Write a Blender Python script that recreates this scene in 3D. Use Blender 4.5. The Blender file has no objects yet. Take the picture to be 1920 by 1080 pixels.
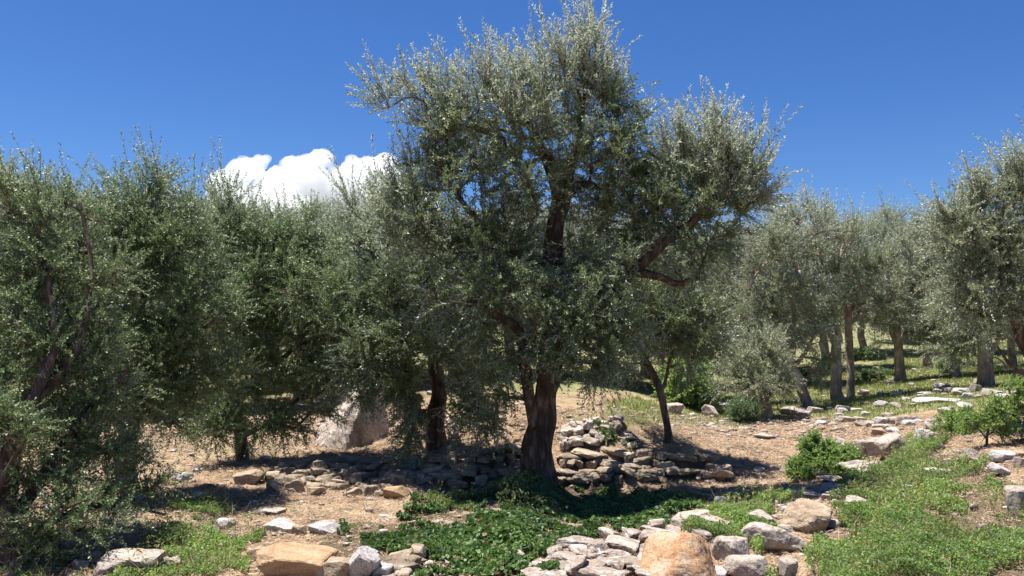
import bpy, math, random
import numpy as np
from mathutils import Vector
random.seed(7)
S = bpy.context.scene
C = S.collection

# ------------------------------------------------------------------ camera, sky, sun, exposure
CAMZ = 2.0
FPX = 1600.0
cam = bpy.data.cameras.new("camera"); camo = bpy.data.objects.new("camera", cam); C.objects.link(camo)
camo.location = (0, 0, CAMZ); camo.rotation_euler = (math.radians(90), 0, 0)
cam.lens = 30.0; cam.sensor_width = 36.0; cam.shift_y = 100 / 1920
cam.clip_start = 0.1; cam.clip_end = 12000
S.camera = camo

SUND = Vector((-0.25, 0.10, 0.92)).normalized()
sun_el = math.asin(SUND.z); sun_az = math.atan2(SUND.x, SUND.y)
w = bpy.data.worlds.new("World"); S.world = w; w.use_nodes = True
nt = w.node_tree; bg = nt.nodes["Background"]
sky = nt.nodes.new("ShaderNodeTexSky"); sky.sky_type = 'NISHITA'; sky.sun_disc = False
sky.sun_elevation = sun_el; sky.sun_rotation = sun_az
sky.altitude = 1600; sky.air_density = 1.0; sky.dust_density = 0.7; sky.ozone_density = 5.0
hs = nt.nodes.new("ShaderNodeHueSaturation"); hs.inputs['Saturation'].default_value = 1.24
hs.inputs['Hue'].default_value = 0.51
nt.links.new(sky.outputs[0], hs.inputs['Color']); nt.links.new(hs.outputs[0], bg.inputs[0])
bg.inputs[1].default_value = 0.059
sl = bpy.data.lights.new("sun", 'SUN'); sl.energy = 4.8; sl.angle = math.radians(0.53); sl.color = (1.0, 0.95, 0.87)
so = bpy.data.objects.new("sun", sl); C.objects.link(so); so.rotation_euler = SUND.to_track_quat('Z', 'Y').to_euler()
S.view_settings.view_transform = 'Standard'; S.view_settings.look = 'None'
S.view_settings.gamma = 1.0; S.view_settings.exposure = 1.2
S.render.engine = 'CYCLES'
S.cycles.max_bounces = 6; S.cycles.diffuse_bounces = 3; S.cycles.glossy_bounces = 2; S.cycles.transmission_bounces = 3; S.cycles.volume_bounces = 6; S.cycles.max_bounces = 8

# ------------------------------------------------------------------ helpers
def P(px, py, D):
    return np.array([(px - 960) / FPX * D, D, CAMZ + (640 - py) / FPX * D])

def h3(i, j, k, s):
    n = (i * 374761393 + j * 668265263 + k * 2147483647 + s * 1274126177) & 0xffffffff
    n = ((n ^ (n >> 13)) * 1274126177) & 0xffffffff
    n = n ^ (n >> 16)
    return (n & 0xffff) / 65535.0

def vn(p, s=0):
    """value noise of an (N,3) array, -1..1"""
    p = np.asarray(p, float)
    f = np.floor(p).astype(np.int64); t = p - f; t = t * t * (3 - 2 * t)
    o = 0
    for a in (0, 1):
        for b in (0, 1):
            for c in (0, 1):
                wt = (t[:, 0] if a else 1 - t[:, 0]) * (t[:, 1] if b else 1 - t[:, 1]) * (t[:, 2] if c else 1 - t[:, 2])
                o = o + wt * h3(f[:, 0] + a, f[:, 1] + b, f[:, 2] + c, s)
    return o * 2 - 1

def vn2(x, y, s=0):
    return vn(np.stack([x, y, np.zeros_like(x) + 0.37], 1), s)

def norm(v):
    return v / (np.linalg.norm(v, axis=-1, keepdims=True) + 1e-9)

def sstep(a, b, x):
    t = np.clip((x - a) / (b - a), 0, 1); return t * t * (3 - 2 * t)

def mesh_from(name, V, F, mats, mi=None, rnd=None, smooth=False, col=None):
    """V (n,3), F (m,k) all faces with k corners"""
    V = np.ascontiguousarray(V, dtype=np.float32); F = np.ascontiguousarray(F, dtype=np.int32)
    me = bpy.data.meshes.new(name); k = F.shape[1]
    me.vertices.add(len(V)); me.vertices.foreach_set('co', V.ravel())
    me.loops.add(F.size); me.loops.foreach_set('vertex_index', F.ravel())
    me.polygons.add(len(F))
    me.polygons.foreach_set('loop_start', np.arange(0, F.size, k, dtype=np.int32))
    me.polygons.foreach_set('use_smooth', np.full(len(F), smooth, dtype=bool))
    for m in mats: me.materials.append(m)
    if mi is not None: me.polygons.foreach_set('material_index', np.asarray(mi, dtype=np.int32))
    if rnd is not None:
        a = me.attributes.new('rnd', 'FLOAT', 'FACE'); a.data.foreach_set('value', np.asarray(rnd, dtype=np.float32))
    if col is not None:
        a = me.attributes.new('zone', 'FLOAT_COLOR', 'POINT'); a.data.foreach_set('color', np.asarray(col, dtype=np.float32).ravel())
    me.update(calc_edges=True)
    return me

def link(name, me, parent=None):
    o = bpy.data.objects.new(name, me); C.objects.link(o)
    if parent: o.parent = parent
    return o

def tag(o, label=None, cat=None, group=None, kind=None):
    if label: o['label'] = label
    if cat: o['category'] = cat
    if group: o['group'] = group
    if kind: o['kind'] = kind
    return o

# ------------------------------------------------------------------ terrain from surveyed points (px, py, depth)
CP = [(0,1080,7),(0,1000,8.4),(0,920,10.5),(0,820,15),(0,745,22),(0,690,36),
 (300,1080,7.1),(300,985,9),(300,890,12),(330,822,15.5),(300,760,21),(300,690,36),
 (600,1080,7.2),(600,990,8.9),(600,935,10.9),(480,870,13),(620,835,14.5),(640,770,19),(640,705,27),(640,660,44),
 (780,1080,7.2),(780,990,8.8),(780,925,11.2),(780,862,12.8),
 (900,1080,7.2),(900,1000,8.7),(930,940,10.5),(1010,905,11.4),(860,912,11.9),(950,908,11.9),
 (850,842,12.6),(950,838,12.6),(850,775,17),(850,705,25),(950,760,18),
 (1060,908,11.9),(1150,908,11.9),(1240,905,12),(1060,836,12.5),(1150,838,12.5),
 (1080,786,13.6),(1130,780,13.9),(1200,800,13.9),(1130,778,16),(1130,740,21),(1100,700,27),(1100,660,44),
 (1150,1080,7.1),(1300,1080,7.1),(1200,1010,8.4),(1250,940,10.6),(1300,902,12),(1257,834,13),(1330,885,12.5),
 (1400,935,10.7),(1400,882,12.7),(1400,822,16),(1400,787,20),(1345,752,25),(1300,760,22),(1300,690,36),
 (1500,800,18),(1575,750,24),(1515,767,22),(1440,782,20),(1600,1080,7),(1600,980,8.8),(1600,900,11.3),(1600,840,14),
 (1920,1080,6.6),(1920,980,8),(1920,900,9.8),(1850,832,12.2),(1920,772,15),
 (1750,762,18),(1850,727,22),(1690,716,30),(1740,685,38),(1640,694,36),(1900,685,34),(1900,640,48),(1700,650,48),(1500,690,40),
 (0,625,80),(500,620,80),(1000,620,80),(1500,600,80),(1920,590,80),(0,600,200),(960,600,200),(1920,570,200),
 (0,590,400),(960,590,400),(1920,560,400)]
pts = [P(*c) for c in CP]
for ang, dz in ((-62, 0.1), (62, 0.9)):
    for R, z in ((4, 0.1), (8, 0.1), (13, 0.3), (22, 0.7), (40, 2.2), (80, 4), (200, 9), (400, 16)):
        a = math.radians(ang); pts.append(np.array([R * math.sin(a), R * math.cos(a), z + dz * (R / 12 if R < 24 else 2)]))
for x in (-2.4, -1, 0, 1, 2.4): pts.append(np.array([x, 4.0, 0.02]))
pts = np.array(pts)

def uv(X, Y):
    R = np.hypot(X, Y) + 1e-6; th = np.arctan2(X, Y)
    return np.clip(th, -1.15, 1.15) * 2.4, np.log(np.clip(R, 3.6, 430)), R, th
def phi(r2): return 0.5 * r2 * np.log(r2 + 1e-12)
pu, pv, _, _ = uv(pts[:, 0], pts[:, 1])
n_ = len(pts)
K_ = phi((pu[:, None] - pu) ** 2 + (pv[:, None] - pv) ** 2) + np.eye(n_) * 2e-4
Q_ = np.stack([np.ones(n_), pu, pv], 1)
A_ = np.zeros((n_ + 3, n_ + 3)); A_[:n_, :n_] = K_; A_[:n_, n_:] = Q_; A_[n_:, :n_] = Q_.T
# heights scaled by distance so that far and near points weigh alike
W_ = np.linalg.solve(A_, np.concatenate([(pts[:, 2] - CAMZ) / np.exp(pv), np.zeros(3)]))
BUMPS = [(P(1165, 800, 13.9), 0.62, 0.55, 0.17), (P(1292, 880, 12.55), 0.36, 0.26, 0.30), (P(560, 880, 12.3), 0.9, 0.35, 0.12), (P(1380, 770, 21.5), 0.9, 0.5, 0.12)]

def H(X, Y, micro=True):
    X = np.atleast_1d(np.asarray(X, float)); Y = np.atleast_1d(np.asarray(Y, float))
    u, v, R, th = uv(X, Y); z = np.zeros_like(X)
    for i in range(0, len(X), 20000):
        s = slice(i, i + 20000)
        K = phi((u[s, None] - pu) ** 2 + (v[s, None] - pv) ** 2)
        z[s] = K @ W_[:n_] + W_[n_] + W_[n_ + 1] * u[s] + W_[n_ + 2] * v[s]
    z = CAMZ + z * np.exp(v)
    for c, sx, sy, h in BUMPS:
        z += h * np.exp(-((X - c[0]) / sx) ** 2 - ((Y - c[1]) / sy) ** 2)
    k = sstep(1.2, 2.6, np.abs(th)) ; z = z * (1 - k) + k * (0.0 + 0.02 * R * (R < 430) + 8.6 * (R >= 430))
    if micro:
        a = 1 - sstep(60, 200, R)
        z += a * (0.055 * vn2(X * 1.3, Y * 1.3, 3) + 0.035 * vn2(X * 4, Y * 4, 4)) + a * sstep(3, 8, R) * (0.018 * vn2(X * 12, Y * 12, 5) + 0.010 * vn2(X * 25, Y * 25, 9))
        z += 0.25 * sstep(20, 60, R) * vn2(X * 0.15, Y * 0.15, 6)
    return z

def hit(px, py):
    """where the sight line of a surveyed pixel meets the terrain"""
    px = np.atleast_1d(np.asarray(px, float)); py = np.atleast_1d(np.asarray(py, float))
    out = np.zeros((len(px), 3)); done = np.zeros(len(px), bool); D = 5.0
    lastD = np.full(len(px), 5.0)
    while D < 90 and not done.all():
        i = np.where(~done)[0]
        X = (px[i] - 960) / FPX * D; Z = CAMZ + (640 - py[i]) / FPX * D
        h = H(X, np.full(len(i), D)); b = h > Z
        j = i[b]; out[j] = np.stack([X[b], np.full(b.sum(), D), h[b]], 1); done[j] = True
        D *= 1.006
    i = np.where(~done)[0]
    if len(i):
        X = (px[i] - 960) / FPX * 60; out[i] = np.stack([X, np.full(len(i), 60.), H(X, np.full(len(i), 60.))], 1)
    return out

def poly_world(poly):
    p = np.array(poly, float); return hit(p[:, 0], p[:, 1])[:, :2]
def inside(x, y, poly):
    c = np.zeros(len(x), bool); j = len(poly) - 1
    for i in range(len(poly)):
        xi, yi = poly[i]; xj, yj = poly[j]
        m = ((yi > y) != (yj > y)) & (x < (xj - xi) * (y - yi) / (yj - yi + 1e-12) + xi)
        c ^= m; j = i
    return c
def scatter_poly(poly, n, rng, ragged=0.25):
    lo = poly.min(0) - .3; hi = poly.max(0) + .3; X = []; Y = []; k = 0
    while k < n:
        x = rng.uniform(lo[0], hi[0], n * 2); y = rng.uniform(lo[1], hi[1], n * 2)
        xx = x + ragged * vn2(x * 2, y * 2, 11) + ragged * .5 * vn2(x * 6, y * 6, 13)
        yy = y + ragged * vn2(x * 2, y * 2, 12) + ragged * .5 * vn2(x * 6, y * 6, 14)
        m = inside(xx, yy, poly); X.append(x[m]); Y.append(y[m]); k += m.sum()
        if k == 0: break
    return np.concatenate(X)[:n], np.concatenate(Y)[:n]

# zones of the ground, as outlines in the survey picture
Z_BRAMBLE = [[(1470,1100),(1530,1045),(1590,990),(1630,950),(1600,915),(1640,895),(1690,880),(1740,860),(1790,878),(1840,885),(1880,895),(1925,935),(1990,1000),(2100,1100)],
             [(1310,1005),(1300,965),(1330,945),(1400,928),(1480,932),(1505,955),(1470,975),(1420,985),(1400,1005),(1400,1050),(1350,1020)],
             [(1690,872),(1690,845),(1720,820),(1760,835),(1770,862)], [(1560,945),(1590,925),(1640,925),(1650,945),(1600,955)]]
Z_IVY = [[(745,995),(770,950),(830,925),(930,925),(960,905),(1060,905),(1090,918),(1150,918),(1230,935),(1310,938),(1300,965),(1225,985),(1190,1000),(1150,1010),(1090,1012),(1030,1020),(985,1040),(960,1095),(770,1100),(775,1040),(735,1020)],
         [(600,1025),(610,1000),(690,980),(760,985),(780,1030),(720,1048),(650,1035)]]
Z_GREENL = [[(200,1095),(290,1040),(320,1000),(400,985),(470,985),(500,1010),(470,1040),(430,1070),(410,1100)],[(350,985),(340,955),(420,950),(460,965),(440,985)], [(0,1100),(0,1020),(60,1000),(120,1040),(150,1100)]]
Z_GRASS = [[(1260,800),(1260,760),(1330,745),(1420,745),(1520,700),(1600,690),(1750,650),(1920,640),(2300,640),(2300,740),(1950,745),(1820,768),(1720,775),(1620,790),(1500,778),(1400,800),(1320,795)],
           [(1160,800),(1120,760),(1200,745),(1260,770),(1240,810)]]
wz = {k: [poly_world(p) for p in v] for k, v in (('b', Z_BRAMBLE), ('i', Z_IVY), ('g', Z_GREENL), ('t', Z_GRASS))}

# ------------------------------------------------------------------ materials
def mat(name):
    m = bpy.data.materials.new(name); m.use_nodes = True
    return m, m.node_tree.nodes, m.node_tree.links, m.node_tree.nodes['Principled BSDF']
def ramp(nodes, stops):
    r = nodes.new('ShaderNodeValToRGB'); e = r.color_ramp.elements
    while len(e) < len(stops): e.new(0.5)
    for q, (p, c) in zip(e, stops): q.position = p; q.color = (*c, 1)
    return r

def leaf_mat(name, top, under, dry=(0.30, 0.21, 0.06), trans=0.25, rough=0.45, tcol=None, spec=.4):
    m, N, L, b = mat(name)
    at = N.new('ShaderNodeAttribute'); at.attribute_name = 'rnd'
    oi = N.new('ShaderNodeObjectInfo')
    def var(c, k):
        return tuple(min(1, x * k) for x in c)
    r1 = ramp(N, [(0, var(top, .5)), (.5, top), (.93, (top[0] * 1.7, top[1] * 1.5, top[2] * 1.2)), (.985, dry), (1, (dry[0] * .8, dry[1] * .45, dry[2] * .5))])
    r2 = ramp(N, [(0, var(under, .75)), (.6, under), (.97, var(under, 1.3)), (1, dry)])
    L.new(at.outputs['Fac'], r1.inputs[0]); L.new(at.outputs['Fac'], r2.inputs[0])
    ge = N.new('ShaderNodeNewGeometry'); mx = N.new('ShaderNodeMixRGB')
    L.new(ge.outputs['Backfacing'], mx.inputs[0]); L.new(r1.outputs[0], mx.inputs[1]); L.new(r2.outputs[0], mx.inputs[2])
    L.new(mx.outputs[0], b.inputs['Base Color']); b.inputs['Roughness'].default_value = rough
    b.inputs['Specular IOR Level'].default_value = spec
    tr = N.new('ShaderNodeBsdfTranslucent'); tr.inputs[0].default_value = (*(tcol or (top[0] * 2.2, top[1] * 2.4, top[2] * 1.0)), 1)
    ms = N.new('ShaderNodeMixShader'); ms.inputs[0].default_value = trans
    L.new(b.outputs[0], ms.inputs[1]); L.new(tr.outputs[0], ms.inputs[2]); L.new(ms.outputs[0], N['Material Output'].inputs[0])
    return m

M_OLIVE = leaf_mat('olive_leaf', (0.092, 0.148, 0.058), (0.42, 0.48, 0.40), trans=.26, tcol=(.24, .28, .13))
M_YOUNG = leaf_mat('olive_leaf_young', (0.34, 0.38, 0.30), (0.60, 0.62, 0.60), dry=(0.5, 0.48, 0.36), trans=.3, tcol=(.5, .55, .42), rough=.5)
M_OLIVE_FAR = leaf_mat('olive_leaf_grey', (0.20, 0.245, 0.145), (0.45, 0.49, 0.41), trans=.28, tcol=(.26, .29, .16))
M_OLIVE_LEFT = leaf_mat('olive_leaf_green', (0.10, 0.172, 0.064), (0.28, 0.36, 0.22), trans=.26, tcol=(.22, .28, .12))
M_BRAMBLE = leaf_mat('shrub_leaf', (0.165, 0.24, 0.095), (0.24, 0.30, 0.15), dry=(0.42, 0.16, 0.12), trans=.34, rough=.45, spec=.25)
M_IVY = leaf_mat('ivy_leaf', (0.07, 0.125, 0.042), (0.13, 0.19, 0.08), dry=(0.26, 0.16, 0.07), trans=.2, rough=.45, spec=.25)
M_GRASSM = leaf_mat('grass_blade', (0.19, 0.21, 0.09), (0.20, 0.22, 0.10), dry=(0.40, 0.33, 0.16), trans=.25, rough=.5)
M_LAV = leaf_mat('broom_blade', (0.12, 0.19, 0.10), (0.16, 0.22, 0.12), trans=.15)

def straw_mat():
    m, N, L, b = mat('dry_straw')
    at = N.new('ShaderNodeAttribute'); at.attribute_name = 'rnd'
    r = ramp(N, [(0, (0.13, 0.08, 0.05)), (.35, (0.30, 0.205, 0.13)), (.75, (0.46, 0.345, 0.235)), (1, (0.64, 0.53, 0.40))])
    L.new(at.outputs['Fac'], r.inputs[0]); L.new(r.outputs[0], b.inputs['Base Color']); b.inputs['Roughness'].default_value = .7
    return m
M_STRAW = straw_mat()

def bark_mat(name, c0, c1, c2, scale=14):
    m, N, L, b = mat(name)
    tc = N.new('ShaderNodeTexCoord'); mp = N.new('ShaderNodeMapping'); mp.inputs['Scale'].default_value = (1, 1, 0.28)
    L.new(tc.outputs['Object'], mp.inputs[0])
    n1 = N.new('ShaderNodeTexNoise'); n1.inputs['Scale'].default_value = scale; n1.inputs['Detail'].default_value = 8; n1.inputs['Roughness'].default_value = .65
    n2 = N.new('ShaderNodeTexNoise'); n2.inputs['Scale'].default_value = 2.2; n2.inputs['Detail'].default_value = 3
    L.new(mp.outputs[0], n1.inputs[0]); L.new(tc.outputs['Object'], n2.inputs[0])
    r = ramp(N, [(.32, c0), (.5, c1), (.68, c2)]); L.new(n1.outputs[0], r.inputs[0])
    r2 = ramp(N, [(.4, (.55, .45, .42)), (.62, (1, 1, 1))]); L.new(n2.outputs[0], r2.inputs[0])
    mx = N.new('ShaderNodeMixRGB'); mx.blend_type = 'MULTIPLY'; mx.inputs[0].default_value = .8
    L.new(r.outputs[0], mx.inputs[1]); L.new(r2.outputs[0], mx.inputs[2]); L.new(mx.outputs[0], b.inputs['Base Color'])
    b.inputs['Roughness'].default_value = .9
    bp = N.new('ShaderNodeBump'); bp.inputs['Strength'].default_value = .9; bp.inputs['Distance'].default_value = .03
    L.new(n1.outputs[0], bp.inputs['Height']); L.new(bp.outputs[0], b.inputs['Normal'])
    return m
M_BARK = bark_mat('olive_bark', (0.03, 0.02, 0.015), (0.10, 0.07, 0.053), (0.30, 0.235, 0.20))
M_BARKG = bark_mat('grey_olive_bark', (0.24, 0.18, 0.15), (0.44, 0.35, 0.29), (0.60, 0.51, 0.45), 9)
M_TWIG = bark_mat('twig_bark', (0.07, 0.05, 0.035), (0.17, 0.14, 0.10), (0.28, 0.24, 0.18), 20)

def rock_mat(name, cols, scale=3.0, lichen=(0.62, 0.62, 0.60), lich=0.5, bump=.6):
    m, N, L, b = mat(name)
    tc = N.new('ShaderNodeTexCoord'); oi = N.new('ShaderNodeObjectInfo')
    ad = N.new('ShaderNodeVectorMath'); ad.operation = 'ADD'
    mu = N.new('ShaderNodeMath'); mu.operation = 'MULTIPLY'; mu.inputs[1].default_value = 37.0
    L.new(oi.outputs['Random'], mu.inputs[0]); L.new(tc.outputs['Object'], ad.inputs[0]); L.new(mu.outputs[0], ad.inputs[1])
    def noise(s, d=6, r=.6, dist=0.0):
        n = N.new('ShaderNodeTexNoise'); n.inputs['Scale'].default_value = s; n.inputs['Detail'].default_value = d
        n.inputs['Roughness'].default_value = r; n.inputs['Distortion'].default_value = dist; L.new(ad.outputs[0], n.inputs[0]); return n
    n1 = noise(scale, 7, .65, .6); r1 = ramp(N, [(.3, cols[0]), (.5, cols[1]), (.7, cols[2])]); L.new(n1.outputs[0], r1.inputs[0])
    n2 = noise(scale * 2.7, 5); r2 = ramp(N, [(lich, (0, 0, 0)), (lich + .06, (1, 1, 1))]); L.new(n2.outputs[0], r2.inputs[0])
    mx = N.new('ShaderNodeMixRGB'); L.new(r2.outputs[0], mx.inputs[0]); L.new(r1.outputs[0], mx.inputs[1]); mx.inputs[2].default_value = (*lichen, 1)
    m2 = N.new('ShaderNodeMixRGB'); m2.blend_type = 'MULTIPLY'; m2.inputs[0].default_value = .6
    n3 = noise(scale * 12, 4, .7); r3 = ramp(N, [(.38, (.30, .26, .23)), (.54, (1, 1, 1))]); L.new(n3.outputs[0], r3.inputs[0])
    L.new(mx.outputs[0], m2.inputs[1]); L.new(r3.outputs[0], m2.inputs[2])
    at = N.new('ShaderNodeAttribute'); at.attribute_name = 'rnd'
    hv = N.new('ShaderNodeHueSaturation'); vv = N.new('ShaderNodeMath'); vv.operation = 'MULTIPLY_ADD'; vv.inputs[1].default_value = .5; vv.inputs[2].default_value = .75
    L.new(at.outputs['Fac'], vv.inputs[0]); L.new(vv.outputs[0], hv.inputs['Value']); L.new(m2.outputs[0], hv.inputs['Color'])
    L.new(hv.outputs[0], b.inputs['Base Color']); b.inputs['Roughness'].default_value = .88
    bp = N.new('ShaderNodeBump'); bp.inputs['Strength'].default_value = bump; bp.inputs['Distance'].default_value = .02
    n4 = noise(scale * 5, 8, .7); L.new(n4.outputs[0], bp.inputs['Height']); L.new(bp.outputs[0], b.inputs['Normal'])
    return m
R_PALE = rock_mat('pale_limestone', [(0.17, 0.13, 0.11), (0.36, 0.30, 0.255), (0.50, 0.44, 0.39)], lichen=(0.56, 0.53, 0.49), lich=.57)
R_TAN = rock_mat('tan_stone', [(0.20, 0.14, 0.09), (0.36, 0.27, 0.18), (0.48, 0.39, 0.29)], lichen=(0.46, 0.40, 0.33), lich=.60)
R_OCHRE = rock_mat('ochre_stone', [(0.26, 0.15, 0.07), (0.38, 0.25, 0.14), (0.44, 0.33, 0.22)], lichen=(0.40, 0.30, 0.20), lich=.66)
R_ORANGE = rock_mat('orange_quartzite', [(0.36, 0.14, 0.05), (0.42, 0.27, 0.15), (0.47, 0.39, 0.32)], 2.6, lichen=(0.46, 0.40, 0.35), lich=.60, bump=.5)
R_WHITE = rock_mat('lichened_white_stone', [(0.22, 0.20, 0.19), (0.48, 0.45, 0.44), (0.64, 0.61, 0.59)], 5, lichen=(0.17, 0.15, 0.13), lich=.58)
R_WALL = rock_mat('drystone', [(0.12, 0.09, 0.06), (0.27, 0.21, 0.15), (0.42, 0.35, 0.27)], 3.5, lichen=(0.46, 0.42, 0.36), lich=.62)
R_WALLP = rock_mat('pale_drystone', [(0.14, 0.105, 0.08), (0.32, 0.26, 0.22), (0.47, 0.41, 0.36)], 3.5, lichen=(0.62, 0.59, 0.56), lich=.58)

def ground_mat():
    m, N, L, b = mat('dry_ground')
    tc = N.new('ShaderNodeTexCoord'); za = N.new('ShaderNodeAttribute'); za.attribute_name = 'zone'
    sp = N.new('ShaderNodeSeparateColor'); L.new(za.outputs['Color'], sp.inputs[0])
    def noise(s, d=6, r=.6):
        n = N.new('ShaderNodeTexNoise'); n.inputs['Scale'].default_value = s; n.inputs['Detail'].default_value = d; n.inputs['Roughness'].default_value = r
        L.new(tc.outputs['Object'], n.inputs[0]); return n
    a = noise(1.7, 8, .7); ra = ramp(N, [(.36, (0.16, 0.11, 0.07)), (.5, (0.34, 0.24, 0.155)), (.66, (0.47, 0.35, 0.24))]); L.new(a.outputs[0], ra.inputs[0])
    f = noise(38, 5, .75); rf = ramp(N, [(.38, (.38, .33, .30)), (.52, (1, 1, 1)), (.7, (1.0, 1.0, 1.0))]); L.new(f.outputs[0], rf.inputs[0])
    mm = N.new('ShaderNodeMixRGB'); mm.blend_type = 'MULTIPLY'; mm.inputs[0].default_value = .75; L.new(ra.outputs[0], mm.inputs[1]); L.new(rf.outputs[0], mm.inputs[2])
    g = noise(2.5); rg = ramp(N, [(.3, (0.10, 0.12, 0.05)), (.55, (0.17, 0.185, 0.08)), (.72, (0.33, 0.27, 0.16))]); L.new(g.outputs[0], rg.inputs[0])
    mg = N.new('ShaderNodeMixRGB'); L.new(sp.outputs[1], mg.inputs[0]); L.new(mm.outputs[0], mg.inputs[1]); L.new(rg.outputs[0], mg.inputs[2])
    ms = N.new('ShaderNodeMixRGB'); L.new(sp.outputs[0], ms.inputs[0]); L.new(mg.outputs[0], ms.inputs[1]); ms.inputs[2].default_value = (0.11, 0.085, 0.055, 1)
    L.new(ms.outputs[0], b.inputs['Base Color']); b.inputs['Roughness'].default_value = .95; b.inputs['Specular IOR Level'].default_value = .1
    bp = N.new('ShaderNodeBump'); bp.inputs['Strength'].default_value = .8; bp.inputs['Distance'].default_value = .03
    L.new(f.outputs[0], bp.inputs['Height']); L.new(bp.outputs[0], b.inputs['Normal'])
    return m
M_GROUND = ground_mat()

# ------------------------------------------------------------------ ground sheet (rings round the viewpoint, out to the horizon)
def build_ground():
    th = np.concatenate([np.linspace(-math.pi, -0.75, 60, endpoint=False), np.linspace(-0.75, 0.75, 560, endpoint=False), np.linspace(0.75, math.pi, 60, endpoint=False)])
    R = np.concatenate([np.linspace(0.4, 5.5, 16, endpoint=False), 5.5 * np.exp(np.linspace(0, math.log(3.6), 330, endpoint=False)),
                        19.8 * np.exp(np.linspace(0, math.log(4), 150, endpoint=False)), 79 * np.exp(np.linspace(0, math.log(60), 40))])
    TT, RR = np.meshgrid(th, R); X = (RR * np.sin(TT)).ravel(); Y = (RR * np.cos(TT)).ravel()
    Z = H(X, Y); nt_, nr = len(th), len(R)
    i = np.arange(nr - 1)[:, None] * nt_; j = np.arange(nt_)[None, :]; j2 = (j + 1) % nt_
    F = np.stack([(i + j), (i + nt_ + j), (i + nt_ + j2), (i + j2)], -1).reshape(-1, 4)[:, ::-1]
    V = np.stack([X, Y, Z], 1)
    # inner cap
    V = np.vstack([V, [[0, 0, H(0., 0.4)[0]]]]); c = len(V) - 1
    cap = np.array([[c, j_, (j_ + 1) % nt_, (j_ + 1) % nt_] for j_ in range(0)]).reshape(-1, 4)
    col = np.zeros((len(V), 4)); col[:, 3] = 1
    xx = V[:, 0] + .25 * vn2(V[:, 0] * 2, V[:, 1] * 2, 21); yy = V[:, 1] + .25 * vn2(V[:, 0] * 2, V[:, 1] * 2, 22)
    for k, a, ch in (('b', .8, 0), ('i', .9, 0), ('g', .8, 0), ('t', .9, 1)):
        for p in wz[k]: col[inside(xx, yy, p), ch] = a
    RR = np.hypot(V[:, 0], V[:, 1])
    nz = vn2(V[:, 0] * .25, V[:, 1] * .25, 31)
    col[:, 1] = np.maximum(col[:, 1], sstep(17, 26, RR + nz * 6) * .85)
    col[:, 1] = np.maximum(col[:, 1], .35 * sstep(.25, .7, vn2(V[:, 0] * .9, V[:, 1] * .9, 33)))
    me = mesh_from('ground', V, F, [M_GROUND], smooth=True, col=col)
    tag(link('ground', me), kind='structure')
build_ground()

# ------------------------------------------------------------------ tubes
def frames(Pn):
    t = np.gradient(Pn, axis=0); t = norm(t)
    ref = np.array([0.31, 0.95, 0.05]) if abs(t[:, 2]).mean() > .5 else np.array([0, 0, 1.])
    a = norm(np.cross(t, ref)); b = np.cross(t, a); return t, a, b
def tube(Pn, r, k, gnarl=0.0, seed=0, lobes=3):
    n = len(Pn); t, a, b = frames(Pn); an = np.arange(k) * 2 * math.pi / k
    rr = np.repeat(r[:, None], k, 1)
    if gnarl:
        s = np.concatenate([[0], np.cumsum(np.linalg.norm(np.diff(Pn, axis=0), axis=1))])[:, None]
        rr = rr * (1 + gnarl * .55 * np.sin(lobes * an + 1.6 * s + seed) + gnarl * .35 * np.sin((lobes * 2 + 1) * an - 2.3 * s + seed * 2))
        q = np.stack([np.cos(an)[None, :] * 2.2 + s * 0, np.sin(an)[None, :] * 2.2 + s * 0, s * 3.0 + an * 0], -1).reshape(-1, 3) + seed
        rr = rr * (1 + gnarl * .7 * vn(q, 5).reshape(n, k) + gnarl * .35 * vn(q * [3, 3, 1.2], 6).reshape(n, k))
    V = Pn[:, None, :] + rr[..., None] * (np.cos(an)[None, :, None] * a[:, None, :] + np.sin(an)[None, :, None] * b[:, None, :])
    V = V.reshape(-1, 3)
    i = np.arange(n - 1)[:, None] * k; j = np.arange(k)[None, :]; j2 = (j + 1) % k
    return V, np.stack([i + j, i + j2, i + k + j2, i + k + j], -1).reshape(-1, 4)
def resample(pts, step):
    """pts: list of (vec3, r) -> smooth Catmull-Rom samples"""
    p = np.array([q[0] for q in pts], float); r = np.array([q[1] for q in pts], float)
    if len(p) == 2:
        n = max(3, int(np.linalg.norm(p[1] - p[0]) / step)); t = np.linspace(0, 1, n)[:, None]
        return p[0] * (1 - t) + p[1] * t, r[0] * (1 - t[:, 0]) + r[1] * t[:, 0]
    pe = np.vstack([2 * p[0] - p[1], p, 2 * p[-1] - p[-2]]); O = []; Rr = []
    for i in range(len(p) - 1):
        a, b, c, d = pe[i:i + 4]; n = max(2, int(np.linalg.norm(c - b) / step)); t = np.linspace(0, 1, n, endpoint=False)[:, None]
        O.append(.5 * ((2 * b) + (-a + c) * t + (2 * a - 5 * b + 4 * c - d) * t ** 2 + (-a + 3 * b - 3 * c + d) * t ** 3))
        Rr.append(r[i] * (1 - t[:, 0]) + r[i + 1] * t[:, 0])
    O.append(p[-1:]); Rr.append(r[-1:]); return np.vstack(O), np.concatenate(Rr)
class Acc:
    def __init__(s): s.V = []; s.F = []; s.n = 0; s.m = []; s.r = []
    def add(s, V, F, m=0, r=0.5):
        s.V.append(V); s.F.append(F + s.n); s.n += len(V); s.m.append(np.full(len(F), m) if np.isscalar(m) else m); s.r.append(np.full(len(F), r) if np.isscalar(r) else r)
    def mesh(s, name, mats, smooth=True):
        return mesh_from(name, np.vstack(s.V), np.vstack(s.F), mats, np.concatenate(s.m), np.concatenate(s.r), smooth)

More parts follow.
